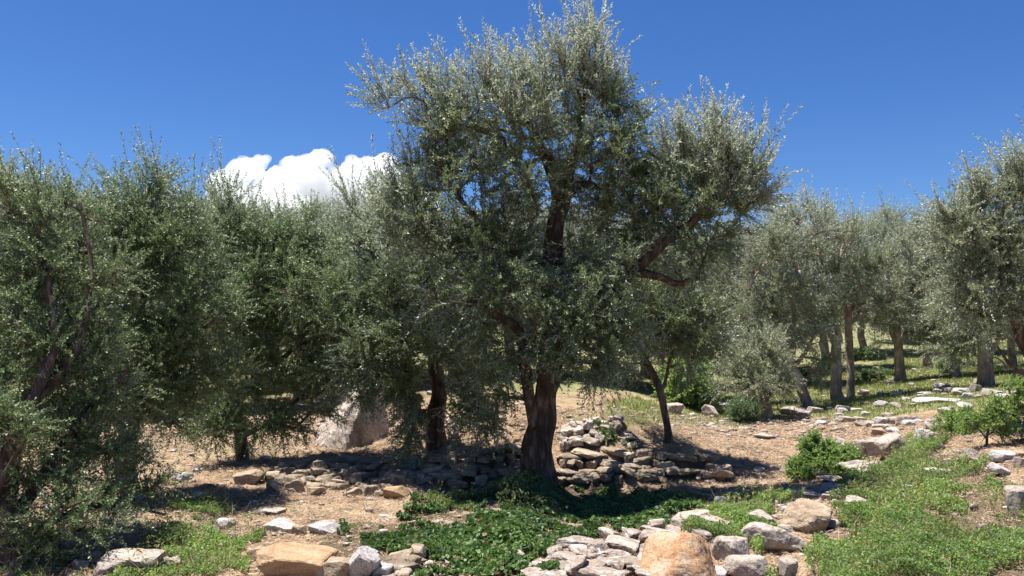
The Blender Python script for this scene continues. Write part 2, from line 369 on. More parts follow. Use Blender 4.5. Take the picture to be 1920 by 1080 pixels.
# ------------------------------------------------------------------ foliage along twigs
def foliage(acc, rng, B, Dv, L, bend, ll, lw, pitch, spread=.75, twig_r=.0025, shape=4, flip=None):
    """twigs from B along Dv bending by bend; leaf pairs every pitch metres"""
    n = len(B)
    sd = norm(np.cross(Dv, rng.normal(size=(n, 3)))); sd2 = norm(np.cross(Dv, sd))
    # stems as three-sided prisms
    ss = np.array([0, .35, .7, 1.0]); C_ = B[:, None] + Dv[:, None] * (L[:, None] * ss)[..., None] + bend[:, None] * (L[:, None] * ss ** 2)[..., None]
    an = np.arange(3) * 2.0944; rad = twig_r * (1 - .75 * ss)
    V = C_[:, :, None] + rad[None, :, None, None] * (np.cos(an)[None, None, :, None] * sd[:, None, None] + np.sin(an)[None, None, :, None] * sd2[:, None, None])
    f = np.array([[i * 3 + j, i * 3 + (j + 1) % 3, i * 3 + 3 + (j + 1) % 3, i * 3 + 3 + j] for i in range(3) for j in range(3)])
    acc.add(V.reshape(-1, 3), (f[None] + (np.arange(n) * 12)[:, None, None]).reshape(-1, 4), 1)
    # leaves
    cnt = np.maximum(2, (L / pitch).astype(int)); idx = np.repeat(np.arange(n), cnt * 2)
    st = np.concatenate([[0], np.cumsum(cnt * 2)])[:-1]; k = np.arange(len(idx)) - np.repeat(st, cnt * 2)
    pr = k // 2; s = (pr + .6 + rng.uniform(-.3, .3, len(k))) / cnt[idx]; s = .08 + .92 * s
    Li = L[idx][:, None]
    p = B[idx] + Dv[idx] * Li * s[:, None] + bend[idx] * Li * (s ** 2)[:, None]
    t = norm(Dv[idx] + 2 * bend[idx] * s[:, None])
    a = pr * 1.57 + (k % 2) * math.pi + rng.normal(0, .35, len(k))
    side = np.cos(a)[:, None] * sd[idx] + np.sin(a)[:, None] * sd2[idx]; side = norm(side - (side * t).sum(1, keepdims=True) * t)
    sp = np.clip(spread + rng.normal(0, .22, len(k)), .15, 1.4)[:, None]
    ld = norm(t * np.cos(sp) + side * np.sin(sp) + rng.normal(0, .16, (len(k), 3)))
    nn = t - (t * ld).sum(1, keepdims=True) * ld + rng.normal(0, .38, (len(k), 3)); nn = norm(nn - (nn * ld).sum(1, keepdims=True) * ld)
    wv = np.cross(nn, ld)
    l_ = ll * rng.uniform(.65, 1.15, len(k)) * (1 - .35 * s ** 4); w_ = lw * rng.uniform(.8, 1.2, len(k))
    l_ = l_[:, None]; w_ = w_[:, None]
    curl = rng.uniform(-.06, .14, (len(k), 1))
    if shape == 4:
        V = np.stack([p, p + ld * l_ * .52 + wv * w_ * .56, p + ld * l_ - nn * l_ * curl, p + ld * l_ * .48 - wv * w_ * .56], 1)
        F = np.arange(len(k))[:, None] * 4 + np.array([0, 3, 2, 1])[None]
    else:
        V = np.stack([p, p + ld * l_ * .3 - wv * w_ * .5, p + ld * l_ * .7 - wv * w_ * .42, p + ld * l_ - nn * l_ * curl,
                      p + ld * l_ * .7 + wv * w_ * .42, p + ld * l_ * .3 + wv * w_ * .5], 1)
        F = (np.arange(len(k))[:, None, None] * 6 + np.array([[0, 3, 2, 1], [0, 5, 4, 3]])[None, ...][:, :, ::-1]).reshape(-1, 4)
    r = rng.uniform(0, 1, len(k)) * .75 + .25 * rng.uniform(0, 1, n)[idx]
    mi = np.zeros(len(k), int) if flip is None else np.where(flip[idx] * (.35 + .9 * s) > rng.uniform(0, 1, len(k)), 2, 0)
    if shape == 6: r = np.repeat(r, 2); mi = np.repeat(mi, 2)
    acc.add(V.reshape(-1, 3), F, mi, r)

# ------------------------------------------------------------------ the tree builder
def build_tree(seed, limbs, blobs, leaf=(.060, .015), pitch=.026, twigs=11, tl=(.22, .5), mats=(M_OLIVE, M_TWIG), bark=M_BARK,
               sides=9, gnarl=.12, shape=4, tip_r=.006, fine=.07, rise=.35, clear=(), shoots=0.0, silver=1.0, thin=1.0, liftmin=-9.):
    """limbs: list of polylines of (pos, radius); the first is the trunk.
       blobs: (centre, (rx, ry, rz), tips, lift) clumps of the crown; lift>0 upright shoots, <0 hanging ones"""
    rng = np.random.default_rng(seed)
    tr = Acc(); nodes = []; fixed = []
    for li, lb in enumerate(limbs):
        p, r = resample(lb, fine if li == 0 else fine * 1.3)
        wob = .35 * r[:, None] * np.stack([vn(p * 2.3 + li * 7, 1), vn(p * 2.3 + li * 7, 2), 0 * r], 1); wob[0] = 0
        p = p + wob
        V, F = tube(p, r, sides if li == 0 else max(6, int(sides * .6)), gnarl * (1 if li == 0 else .6), seed + li * 3.1)
        tr.add(V, F)
        k = p[int(len(p) * (.45 if li == 0 else .15))::2]; nodes.append(k)
    nodes = np.vstack(nodes); nn0 = len(nodes)
    cap = 6000; NP = np.zeros((cap, 3)); NP[:len(nodes)] = nodes; par = np.full(cap, -1); nc = len(nodes)
    root = NP[0].copy()
    tips = []
    for c, rad, n, lift in blobs:
        n = max(2, int(n * thin)); lift = max(lift, liftmin)
        d = norm(rng.normal(size=(n, 3))); q = rng.uniform(0, 1, n) ** .45
        p = np.array(c) + d * q[:, None] * np.array(rad); tips += [(p[i], np.array(c), np.array(rad), lift) for i in range(n)]
    def pruned(p):
        k = np.zeros(len(p), bool)
        for c, r in clear: k |= (np.hypot(p[:, 0] - c[0], p[:, 2] - c[2]) < r) & (p[:, 1] < c[1] + .05)
        return k
    if clear:
        kk = ~pruned(np.array([t[0] for t in tips])); tips = [t for t, q in zip(tips, kk) if q]
    tp = np.array([t[0] for t in tips]) if tips else np.zeros((0, 3))
    order = np.argsort(np.min(np.linalg.norm(tp[:, None] - NP[None, :nn0:3], axis=2), axis=1))
    cnt = np.ones(cap); paths = []; tipinfo = []
    for i in order:
        T = tp[i]; d = np.linalg.norm(NP[:nc] - T, axis=1)
        # prefer nodes that are lower and closer to the trunk side
        up = NP[:nc, 2] - T[2]; cost = d + .45 * np.clip(up + .1, 0, None) + .6 * np.clip(.16 - d, 0, None)
        j = int(np.argmin(cost)); A = NP[j]; L = d[j]
        m = max(3, int(L / .11)); t = np.linspace(0, 1, m + 1)[:, None]
        midp = (A + T) / 2 + rng.normal(0, .10, 3) * L + np.array([0, 0, rise * .35]) * L
        q = A * (1 - t) ** 2 + 2 * midp * t * (1 - t) + T * t ** 2
        q[1:-1] += rng.normal(0, .012, (m - 1, 3))
        k0 = nc
        if nc + m < cap:
            NP[nc:nc + m] = q[1:]; par[nc] = j; par[nc + 1:nc + m] = np.arange(nc, nc + m - 1); nc += m
            paths.append((j, k0, m, q)); tipinfo.append(i)
    cn = np.zeros(nc)
    for (j, k0, m, q) in paths: cn[k0 + m - 1] += 1
    for k in range(nc - 1, nn0 - 1, -1): cn[par[k]] += cn[k]
    for (j, k0, m, q) in paths:
        r = tip_r * np.maximum(1, np.concatenate([[cn[k0]], cn[k0:k0 + m]])) ** .46; r[-1] *= .6
        if j < nn0: r = np.minimum(r, tip_r * 9)
        V, F = tube(q, r, 5 if r[0] > .012 else 4); tr.add(V, F, 1)
    # twigs
    B = []; Dv = []; L = []; bend = []; SV = []
    for (j, k0, m, q), i in zip(paths, tipinfo):
        T, c, rad, lift = tips[i]
        n = max(2, int(twigs * rng.uniform(.25, 1.75)))
        s = np.clip(1 - rng.uniform(0, 1, n) ** 1.6 * .75, 0, 1) * m
        b0 = q[np.minimum(s.astype(int), m)] + rng.normal(0, .012, (n, 3))
        out = norm(((T - c) / rad)[None] + 1e-6)
        w = rng.normal(0, 1, (n, 3))
        tg = norm((q[-1] - q[-2])[None])
        d = norm(.5 * out + .35 * tg + .75 * norm(w) + np.array([0, 0, 1.]) * (.30 + .8 * lift))
        l = rng.uniform(tl[0], tl[1], n) * (1 + .5 * max(0, lift))
        g = np.zeros((n, 3)); g[:, 2] = -.16 + .18 * lift; g += rng.normal(0, .10, (n, 3))
        if shoots and lift > .35:      # long upright leaders that break the outline
            ns = max(1, int(n * shoots * lift)); l[:ns] = rng.uniform(.45, .95, ns) * (tl[1] / .5); b0[:ns] = q[-1] - .1 * rng.uniform(0, 1, (ns, 1)) * (q[-1] - q[-2])
            d[:ns] = norm(np.array([-.25, 0, 1.1]) + .35 * out + rng.normal(0, .28, (ns, 3))); g[:ns] = rng.normal(0, .10, (ns, 3)) + [.0, 0, -.05]
        sv = np.full(n, silver * max(0., lift - .05)); 
        if clear:
            kk = ~(pruned(b0 + d * l[:, None] * .6) | pruned(b0 + d * l[:, None]) | pruned(b0)); b0, d, l, g, sv = b0[kk], d[kk], l[kk], g[kk], sv[kk]
        B.append(b0); Dv.append(d); L.append(l); bend.append(g); SV.append(sv)
    cr = Acc()
    foliage(cr, rng, np.vstack(B), np.vstack(Dv), np.concatenate(L), np.vstack(bend), leaf[0], leaf[1], pitch, shape=shape, flip=np.concatenate(SV))
    return (tr.mesh('trunk', [bark, M_TWIG if bark is M_BARK else bark]), cr.mesh('crown', list(mats) + [M_YOUNG], False))

def tree_object(name, label, cat, loc, meshes, group=None, parts=('trunk', 'crown')):
    e = bpy.data.objects.new(name, None); C.objects.link(e); e.location = loc; e.empty_display_size = .3
    for n, me in zip(parts, meshes):
        link(n, me, e)
    tag(e, label, cat, group); return e

def local_tree(name, label, cat, basepx, limbs, blobs, group=None, **kw):
    """limbs and clumps surveyed as (px, py, depth, radius) / (px, py, depth, rx, ry, rdepth, tips, lift), turned into metres round the base"""
    base = P(*basepx); base[2] = H(base[0], base[1])[0] - .04
    lb = [[(P(a, b, c) - base, r) for a, b, c, r in l] for l in limbs]
    lb[0][0] = (np.array([0, 0, -.12]), lb[0][0][1] * 1.05)
    bl = [(P(a, b, c) - base, (rx / FPX * c, rd, ry / FPX * c), n, lift) for a, b, c, rx, ry, rd, n, lift in blobs]
    if 'clear' in kw: kw['clear'] = [(P(a, b, c) - base, r) for a, b, c, r in kw['clear']]
    ms = build_tree(abs(hash(label)) % 1000 if False else sum(map(ord, label)) % 9973, lb, bl, **kw)
    return tree_object(name, label, cat, base, ms, group)

# ------------------------------------------------------------------ main olive tree
local_tree('olive_tree', 'tallest olive tree, thick gnarled trunk above the ivy, silvery shoots against the sky', 'tree', (1015, 905, 11.5),
 [[(1015,905,11.5,.225),(1012,880,11.5,.175),(1012,840,11.5,.155),(1018,780,11.5,.15),(1028,720,11.5,.145),(1036,640,11.5,.14),(1042,560,11.5,.13),(1040,480,11.5,.125),(1043,420,11.5,.115),(1055,370,11.5,.10),(1030,310,11.5,.075),(1010,270,11.4,.05),(985,220,11.3,.03)],
  [(1035,690,11.5,.10),(1075,620,11.3,.10),(1130,560,11.2,.095),(1185,508,11.1,.088),(1240,455,11.1,.075),(1290,425,11.1,.05),(1330,370,11.1,.04),(1350,300,11.1,.02)],
  [(1185,510,11.1,.06),(1215,515,11.0,.05),(1245,522,11.0,.045),(1270,532,11.0,.04),(1310,520,11.0,.025)],
  [(1005,800,11.45,.09),(990,740,11.3,.075),(985,690,11.2,.075),(975,620,11.0,.055),(930,590,10.8,.045),(890,565,10.7,.03)],
  [(1055,375,11.5,.08),(1090,345,11.6,.05),(1130,350,11.7,.045),(1180,330,11.7,.03)],
  [(1050,390,11.5,.08),(1075,300,11.6,.05),(1090,220,11.6,.035),(1100,140,11.6,.02)],
  [(1040,490,11.5,.07),(980,480,11.3,.05),(900,420,11.2,.04),(840,340,11.2,.025)],
  [(1045,600,11.5,.08),(1090,590,12.4,.06),(1150,560,13.0,.03)],
  [(1020,640,11.5,.07),(940,600,12.2,.05),(860,540,12.6,.03)]],
 [(745,190,11.2,40,25,.3,7,.6),(800,170,11.2,40,25,.3,7,.8),(770,340,11.3,40,60,.4,7,.5),(850,215,11.3,80,40,.5,20,.7),(910,180,11.3,60,35,.5,15,.8),(940,250,11.4,105,60,.9,44,.4),(1030,165,11.5,70,45,.6,28,.8),(1112,110,11.5,24,45,.2,12,1.0),(1110,175,11.5,60,50,.5,26,.7),
  (1215,330,11.4,45,40,.4,18,.2),(1225,400,11.3,50,40,.4,18,.1),(800,300,11.3,50,50,.5,16,.3),(770,380,11.4,50,45,.5,14,.3),(1040,540,10.8,50,50,.25,14,-.2),(985,450,11.1,45,45,.4,14,0),(1085,470,11.0,35,50,.3,12,-.1),(1010,660,10.9,60,35,.3,14,-.3),(1020,260,11.6,150,80,1.0,60,.2),(850,270,11.4,75,65,.7,34,.2),(1150,240,11.5,70,85,.7,44,.1),(870,360,11.3,110,70,1.0,52,0),(1000,350,11.0,90,60,.5,30,0),(1130,330,11.3,100,60,.8,44,-.1),
  (760,420,11.4,90,55,.7,26,.5),(820,460,11.3,110,60,.9,42,0),(930,450,11.0,80,60,.6,40,-.2),(1110,430,11.6,80,60,.9,28,-.2),(1180,410,11.5,80,60,.8,32,0),
  (1280,300,11.3,60,45,.6,20,.8),(1350,290,11.2,50,45,.5,18,.9),(1320,340,11.2,90,60,.7,44,.4),(1400,330,11.2,40,60,.4,18,.8),(1270,400,11.2,90,50,.7,38,.1),(1385,390,11.1,60,28,.4,18,.4),
  (1200,470,11.0,70,45,.6,22,-.3),(1290,480,11.2,70,45,.6,22,-.2),(1330,440,11.2,50,40,.5,14,-.1),(1120,520,10.9,80,60,.7,40,-.4),(1100,610,10.6,70,60,.5,40,-.5),(1110,680,10.7,60,45,.4,20,-.5),
  (960,540,10.8,80,60,.6,38,-.4),(880,550,10.9,100,60,.8,44,-.3),(950,640,11.0,70,50,.5,26,-.5),(1030,600,10.5,50,45,.3,10,-.5),(1180,590,11.2,60,50,.6,20,-.4),(930,720,11.4,60,50,.5,22,-.6),(900,790,11.3,50,45,.3,12,-.6),(1150,640,11.0,45,40,.4,12,-.4)],
  leaf=(.066, .0145), pitch=.028, twigs=7, thin=.95, liftmin=-.3, sides=40, gnarl=.34, fine=.035, tip_r=.006, shape=6, shoots=.5,
 clear=[(1042,y,11.5,.085) for y in range(405,500,18)] + [(1022,312,11.5,.05),(1200,500,11.1,.10),(1220,478,11.1,.10),(1245,455,11.1,.09),(1215,516,11,.10),(1240,522,11,.10),(1262,530,11,.10),(985,598,10.9,.1),(960,596,10.9,.1),(930,590,10.8,.1)]
  + [(1015 + (y - 700) * -.03,y,11.5,.24) for y in range(735,900,25)])

# second, behind-left of the main tree, dark trunk
local_tree('olive_tree', 'olive tree with a dark reddish trunk on the terrace, left of the thick trunk', 'tree', (822, 862, 12.9),
 [[(822,862,12.9,.17),(820,800,12.9,.13),(822,740,12.9,.12),(818,690,12.9,.11),(812,640,12.9,.10),(800,600,12.8,.07),(770,550,12.7,.04)],
  [(815,680,12.9,.07),(850,640,12.8,.05),(900,610,12.7,.03)],
  [(815,670,12.9,.06),(770,640,12.5,.045),(720,620,12.2,.03)],
  [(812,640,12.9,.06),(760,560,13,.045),(700,480,13,.03),(690,400,13,.015)]],
 [(720,480,12.8,90,55,.8,34,.3),(690,410,12.8,45,50,.5,9,.8),(790,540,12.4,110,60,.8,50,0),(700,560,12.4,80,60,.7,40,-.1),(760,640,12.0,100,60,.7,54,-.4),(680,660,12.2,70,60,.6,36,-.4),
  (850,660,12.1,80,60,.6,40,-.5),(770,730,12.0,60,55,.4,34,-.6),(840,740,12.3,60,60,.4,30,-.6),(890,790,12.2,45,40,.3,14,-.6),(800,790,12.2,50,40,.3,18,-.6),(720,730,12.3,50,45,.4,24,-.5),(660,720,12.4,50,40,.4,20,-.4),(780,840,12.2,40,30,.25,10,-.6),(640,560,12.6,50,60,.5,26,.1)],
 leaf=(.064, .0145), liftmin=-.25, twigs=8, sides=16, gnarl=.2, shape=6, shoots=.4, clear=[(822,y,12.8,.12) for y in range(690,860,20)])

# slim tree on the right mound
local_tree('olive_tree', 'slim young olive tree with forked bare stem at the right end of the terrace', 'tree', (1257, 836, 13.0),
 [[(1257,836,13.0,.075),(1252,800,13,.055),(1244,760,13,.055),(1238,735,13,.058),(1225,700,13,.05),(1210,670,13,.045),(1207,640,13,.04),(1200,600,13,.03),(1190,560,13,.02)],
  [(1240,735,13,.03),(1250,705,13,.025),(1258,670,13,.02),(1280,620,13,.015)],
  [(1212,685,13,.02),(1190,680,13,.018),(1160,690,13,.012)],[(1208,640,13,.02),(1250,620,13.2,.018),(1300,600,13.3,.01)]],
 [(1200,560,13.0,70,50,.6,40,.1),(1280,560,13.2,80,60,.7,50,.1),(1250,620,13.0,80,50,.6,44,-.2),(1180,650,12.8,50,40,.4,18,-.3),(1320,630,13.3,60,50,.5,26,-.2),(1290,680,13.4,50,35,.4,14,-.3),(1230,500,13.5,90,45,.6,36,.2)],
 leaf=(.06, .015), twigs=8, clear=[(1250,y,13,.16) for y in range(720,830,20)] + [(1228,705,13,.12),(1212,680,13,.12),(1258,680,13,.08)], sides=10, gnarl=.12)

# ------------------------------------------------------------------ left trees
local_tree('olive_tree', 'nearest olive tree at the left edge with several dark leaning stems and low spreading twigs', 'tree', (20, 1075, 7.3),
 [[(20,1075,7.3,.13),(15,1010,7.3,.10),(10,930,7.3,.09),(15,860,7.4,.08),(50,780,7.5,.065),(75,720,7.6,.05),(100,640,7.8,.04),(90,520,8,.03),(60,400,8.2,.02)],
  [(18,980,7.3,.06),(70,910,7.5,.05),(110,850,7.7,.045),(160,780,8,.035),(240,690,8.4,.02)],
  [(18,1020,7.3,.05),(90,980,7.5,.035),(170,950,7.7,.03),(240,950,8.0,.02),(310,965,8.2,.012)],
  [(12,940,7.3,.06),(-40,820,7.3,.05),(-70,650,7.4,.04),(-60,480,7.8,.03)],
  [(20,1045,7.3,.035),(50,1010,7.2,.022),(85,985,7.15,.016),(130,950,7.1,.011),(170,935,7.1,.006)],[(18,1060,7.3,.03),(60,1040,7.2,.02),(130,1000,7.3,.014),(200,985,7.4,.009),(260,960,7.5,.005)],[(15,1010,7.3,.04),(-5,930,7.2,.03),(30,850,7.2,.02),(60,800,7.2,.01)],
  [(60,760,7.6,.05),(140,660,8.0,.035),(170,520,8.4,.025),(150,380,8.6,.015)]],
 [(70,370,8.6,70,40,.6,16,.6),(20,400,8.4,60,50,.6,24,.4),(120,420,8.7,80,60,.7,44,.3),(60,490,8.4,90,60,.8,54,.1),(160,520,8.6,90,60,.8,54,0),(-40,560,8.0,90,90,.8,50,0),(50,610,8.1,90,60,.7,54,-.1),
  (150,640,8.2,80,60,.6,50,-.1),(60,710,8.0,90,55,.6,46,-.3),(180,740,8.3,70,50,.5,34,-.3),(-20,760,7.6,70,70,.5,32,-.3),(100,810,7.9,80,50,.5,32,-.4),(200,850,8.2,70,50,.5,32,-.3),(150,900,7.8,90,40,.5,26,-.3),
  (250,900,8.3,60,35,.4,16,-.2),(60,890,7.4,60,40,.3,14,-.3),(110,970,7.3,80,30,.4,16,-.2),(200,960,7.5,60,22,.3,10,-.2),(50,1020,7.2,50,30,.25,10,-.1),(20,800,7.2,50,60,.3,18,-.2),(130,1010,7.3,50,18,.2,7,0)],
 mats=(M_OLIVE_LEFT, M_TWIG), thin=.85, liftmin=.12, rise=.6, silver=.55, leaf=(.042, .0125), pitch=.023, twigs=9, shoots=.25, sides=12, gnarl=.18, tl=(.16, .38))

local_tree('olive_tree', 'leafy olive tree with a slanting dark trunk behind the left edge tree, tall top shoots', 'tree', (235, 880, 10.8),
 [[(235,880,10.8,.13),(240,820,10.8,.11),(252,760,10.8,.095),(268,700,10.8,.08),(290,650,10.8,.06),(320,600,10.8,.05),(350,540,10.8,.035)],
  [(240,830,10.8,.06),(205,760,10.6,.05),(185,680,10.5,.04),(190,560,10.5,.03),(230,420,10.5,.02)],
  [(262,720,10.8,.05),(265,620,11,.04),(275,480,11,.03),(290,340,11,.015)],
  [(270,700,10.8,.05),(330,660,10.6,.035),(390,610,10.6,.025),(440,580,10.7,.015)]],
 [(298,350,10.9,18,34,.2,6,.7),(200,400,10.8,70,40,.5,20,.5),(265,410,10.9,80,50,.7,38,.4),(330,430,11,60,45,.6,24,.5),(230,460,10.8,100,60,.8,56,.2),(330,490,10.9,90,60,.8,52,.1),
  (260,560,10.6,100,60,.8,56,0),(360,580,10.7,80,60,.7,44,-.1),(230,650,10.5,80,60,.7,48,-.2),(320,680,10.6,80,55,.6,44,-.3),(390,700,10.8,70,60,.6,34,-.3),(260,750,10.4,80,50,.5,34,-.4),(330,770,10.8,60,50,.5,24,-.4),(190,790,10.3,60,50,.4,22,-.3)],
 mats=(M_OLIVE_LEFT, M_TWIG), thin=.85, liftmin=.12, rise=.6, silver=.55, leaf=(.048, .0135), pitch=.025, twigs=9, shoots=.25, sides=12, gnarl=.18)

local_tree('olive_tree', 'airy olive tree in front of the white cloud with low branches over the dry ground', 'tree', (455, 862, 13.4),
 [[(455,862,13.4,.11),(450,810,13.4,.09),(430,740,13.4,.08),(395,690,13.4,.065),(375,620,13.4,.055),(380,560,13.4,.045),(385,500,13.4,.03),(400,440,13.4,.015)],
  [(440,760,13.4,.06),(500,700,13.4,.05),(560,640,13.4,.035),(600,560,13.4,.02)],[(452,820,13.4,.05),(520,780,13.2,.035),(570,740,13.1,.02)],
  [(378,600,13.4,.04),(440,520,13.4,.03),(500,460,13.5,.02)],[(440,780,13.4,.04),(400,790,13,.03),(350,790,12.8,.015)]],
 [(425,400,13.4,32,45,.4,9,.9),(500,450,13.5,80,40,.7,32,.4),(580,460,13.6,70,40,.6,28,.4),(420,460,13.4,80,55,.7,42,.3),(520,500,13.5,100,60,.8,60,.1),(610,520,13.6,70,60,.7,38,0),(430,570,13.3,90,60,.7,50,0),
  (540,540,12.4,110,50,.5,34,.1),(640,600,12.3,60,50,.4,18,.1),(540,590,13.3,100,60,.8,56,-.1),(620,620,13.5,60,60,.6,30,-.2),(460,660,13.1,90,55,.6,44,-.2),(560,680,13.2,90,55,.6,44,-.3),(480,740,12.9,90,45,.5,34,-.4),(580,750,13.1,60,45,.5,20,-.4),(400,760,13.0,60,45,.4,22,-.4),(470,800,12.8,60,30,.4,22,-.4),(400,815,12.6,50,25,.35,16,-.3),(530,800,12.7,50,25,.35,16,-.3),(620,700,12.8,50,45,.4,18,-.2)],
 mats=(M_OLIVE_LEFT, M_TWIG), thin=.85, liftmin=.12, rise=.6, silver=.55, leaf=(.056, .016), twigs=9, shoots=.4, sides=12, gnarl=.15)

# ------------------------------------------------------------------ right edge tree
local_tree('olive_tree', 'olive tree leaning in from the right edge with dark arching limbs', 'tree', (1990, 800, 13.4),
 [[(1990,800,13.4,.17),(1965,740,13.4,.13),(1935,670,13.4,.11),(1905,600,13.4,.09),(1880,530,13.4,.075),(1868,470,13.4,.06),(1865,420,13.4,.045),(1840,400,13.4,.03),(1790,380,13.4,.015)],
  [(1985,760,13.4,.10),(2020,650,13.5,.08),(2030,520,13.6,.06),(2000,400,13.6,.03)],[(1905,600,13.4,.05),(1850,590,13.2,.035),(1800,570,13.1,.02)],[(1866,430,13.4,.04),(1890,370,13.4,.03),(1900,320,13.4,.015)],
  [(1950,710,13.4,.05),(1900,690,12.9,.03),(1870,650,12.8,.015)]],
 [(1900,340,13.4,50,40,.5,20,.7),(1850,395,13.4,60,40,.6,28,.4),(1785,420,13.4,40,30,.4,12,.6),(1920,400,13.4,80,60,.7,50,.2),(1820,450,13.4,80,50,.7,46,.1),(1995,350,13.6,90,80,.9,40,.4),(2050,460,13.6,100,90,1.0,50,.1),
  (1900,490,13.2,80,50,.7,36,0),(1830,530,13.2,70,40,.6,22,-.1),(1920,560,13.0,70,45,.6,22,-.1),(1860,590,13.0,60,30,.5,10,-.2),(2020,620,13.3,90,90,.8,36,-.2)],
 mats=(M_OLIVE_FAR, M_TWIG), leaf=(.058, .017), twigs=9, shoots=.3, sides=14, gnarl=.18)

# ------------------------------------------------------------------ middle-distance trees on the right, each with its own trunk
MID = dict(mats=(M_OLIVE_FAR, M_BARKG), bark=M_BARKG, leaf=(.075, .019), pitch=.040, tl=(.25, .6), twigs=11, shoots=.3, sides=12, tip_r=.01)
local_tree('olive_tree', 'grove olive tree with a double pale trunk and a side limb, beyond the dry clearing', 'tree', (1575, 752, 24),
 [[(1570,752,24,.23),(1569,735,24,.15),(1569,700,24,.135),(1570,660,24,.135),(1568,640,24,.12),(1545,610,24,.10),(1520,590,24,.05)],
  [(1597,752,24.7,.13),(1596,700,24.7,.11),(1592,650,24.7,.11),(1590,600,24.4,.11),(1600,540,24.4,.06)],
  [(1571,690,24,.09),(1555,675,24,.08),(1543,655,24,.07),(1538,640,24,.05)],[(1590,610,24.4,.08),(1630,580,24,.05),(1660,560,24,.03)],[(1575,640,24,.09),(1550,540,24,.05),(1540,480,24,.03)]],
 [(1520,450,24,50,40,1,30,.6),(1570,440,24,50,40,1,30,.6),(1500,510,24,60,50,1.2,40,.1),(1580,510,24,70,50,1.3,48,.1),(1640,510,24,50,50,1.1,34,.1),(1510,580,23.6,60,40,1,34,-.1),(1580,580,23.4,60,40,1,34,-.1),(1650,590,23.8,60,36,1,30,-.2),(1700,560,24,50,40,1,20,0),(1690,480,24.5,50,50,1,26,.3)], clear=[(1577,y,24.2,.5) for y in range(600,745,12)] + [(1550,665,24.2,.4),(1545,640,24.2,.3)], gnarl=.15, **MID)
local_tree('olive_tree', 'grove olive tree with a pale trunk leaning left at the edge of the dry clearing', 'tree', (1517, 768, 22),
 [[(1517,768,22,.18),(1510,745,22,.13),(1496,710,22,.14),(1484,680,22,.12),(1488,640,22,.10),(1490,590,22,.07),(1480,540,22,.04)],
  [(1488,690,22,.06),(1510,660,22,.05),(1530,620,22,.03)],[(1484,680,22,.07),(1455,620,22,.05),(1450,580,22,.04),(1452,540,22,.03)]],
 [(1500,430,22.5,50,40,.9,28,.7),(1450,460,22,50,40,.9,30,.4),(1430,530,22,60,50,1,40,.1),(1490,540,22,60,50,1,38,.1),(1410,600,22,50,40,.9,26,0),(1460,630,21.6,60,40,.8,28,-.2),(1520,640,21.8,40,35,.7,16,-.2),(1540,690,22,30,30,.6,10,-.3),(1500,690,21.7,40,25,.5,8,-.3)], clear=[(1484 + (y - 680) * .4,y,22,.3) for y in range(675,765,12)], gnarl=.15, **MID)
local_tree('olive_tree', 'low bushy olive tree with one short dark trunk next to the blue-green tuft', 'tree', (1439, 783, 20),
 [[(1439,783,20,.14),(1438,760,20,.11),(1432,735,20,.09),(1425,700,20,.06),(1420,660,20,.03)],[(1436,755,20,.06),(1455,720,20,.04),(1470,680,20,.03)],[(1434,745,20,.06),(1405,710,20,.04),(1385,680,20,.02)]],
 [(1425,655,20,45,25,.8,24,.2),(1395,685,20,40,30,.7,24,.1),(1440,695,20,40,30,.7,24,0),(1415,722,19.6,45,18,.7,16,-.2),(1380,720,19.8,30,25,.5,12,-.2),(1462,715,19.8,22,22,.5,8,-.2)], gnarl=.12, **MID)
local_tree('olive_tree', 'grove olive tree with a thin short leaning trunk behind the white boulders', 'tree', (1346, 754, 25),
 [[(1346,754,25,.13),(1340,735,25,.11),(1332,710,25,.10),(1330,670,25,.08),(1340,620,25,.05)],[(1332,700,25,.06),(1370,640,25,.05),(1400,590,25,.03)]],
 [(1330,620,25,60,50,1.1,40,0),(1390,570,25,60,50,1.1,44,.2),(1370,500,25,60,50,1.1,40,.3),(1420,480,25,50,40,1,28,.5),(1320,560,25,60,50,1,34,.1),(1380,640,24.6,60,35,.9,26,-.2),(1310,680,24.6,40,30,.8,16,-.3),(1350,450,25,50,30,.9,18,.6)], gnarl=.1, **MID)
local_tree('olive_tree', 'grove olive tree with a straight slender trunk standing midway up the grassy slope', 'tree', (1691, 718, 30),
 [[(1691,718,30,.24),(1690,700,30,.18),(1686,670,30,.16),(1684,640,30,.14),(1680,600,30,.10),(1675,550,30,.06)],[(1685,650,30,.09),(1705,610,30,.07),(1720,570,30,.04)],[(1685,655,30,.08),(1660,600,30,.05)]],
 [(1680,430,30,45,32,1.1,40,.6),(1720,470,30,55,40,1.3,44,.3),(1640,460,30,45,40,1.2,30,.4),(1680,520,30,60,40,1.4,48,.1),(1740,540,30,50,40,1.2,34,.1),(1650,570,29.5,50,30,1,24,-.1),(1710,600,29.5,60,30,1.1,30,-.2),(1670,630,30,40,20,.9,12,-.2)], clear=[(1688,y,30,.45) for y in range(645,715,10)], gnarl=.1, **MID)
local_tree('olive_tree', 'grove olive tree with bent light limb, higher up right of the slender trunk', 'tree', (1741, 688, 37),
 [[(1741,688,37,.22),(1740,670,37,.18),(1738,650,37,.16),(1735,630,37,.13),(1715,618,37,.09),(1700,605,37,.05)],[(1737,640,37,.10),(1755,600,37,.08),(1760,560,37,.04)]],
 [(1770,450,37,55,40,1.7,40,.3),(1730,520,37,55,40,1.6,36,.1),(1780,540,37,50,40,1.5,36,.1),(1760,600,36,60,28,1.4,30,-.1),(1800,610,36,40,30,1.2,20,-.2)], gnarl=.1, **MID)
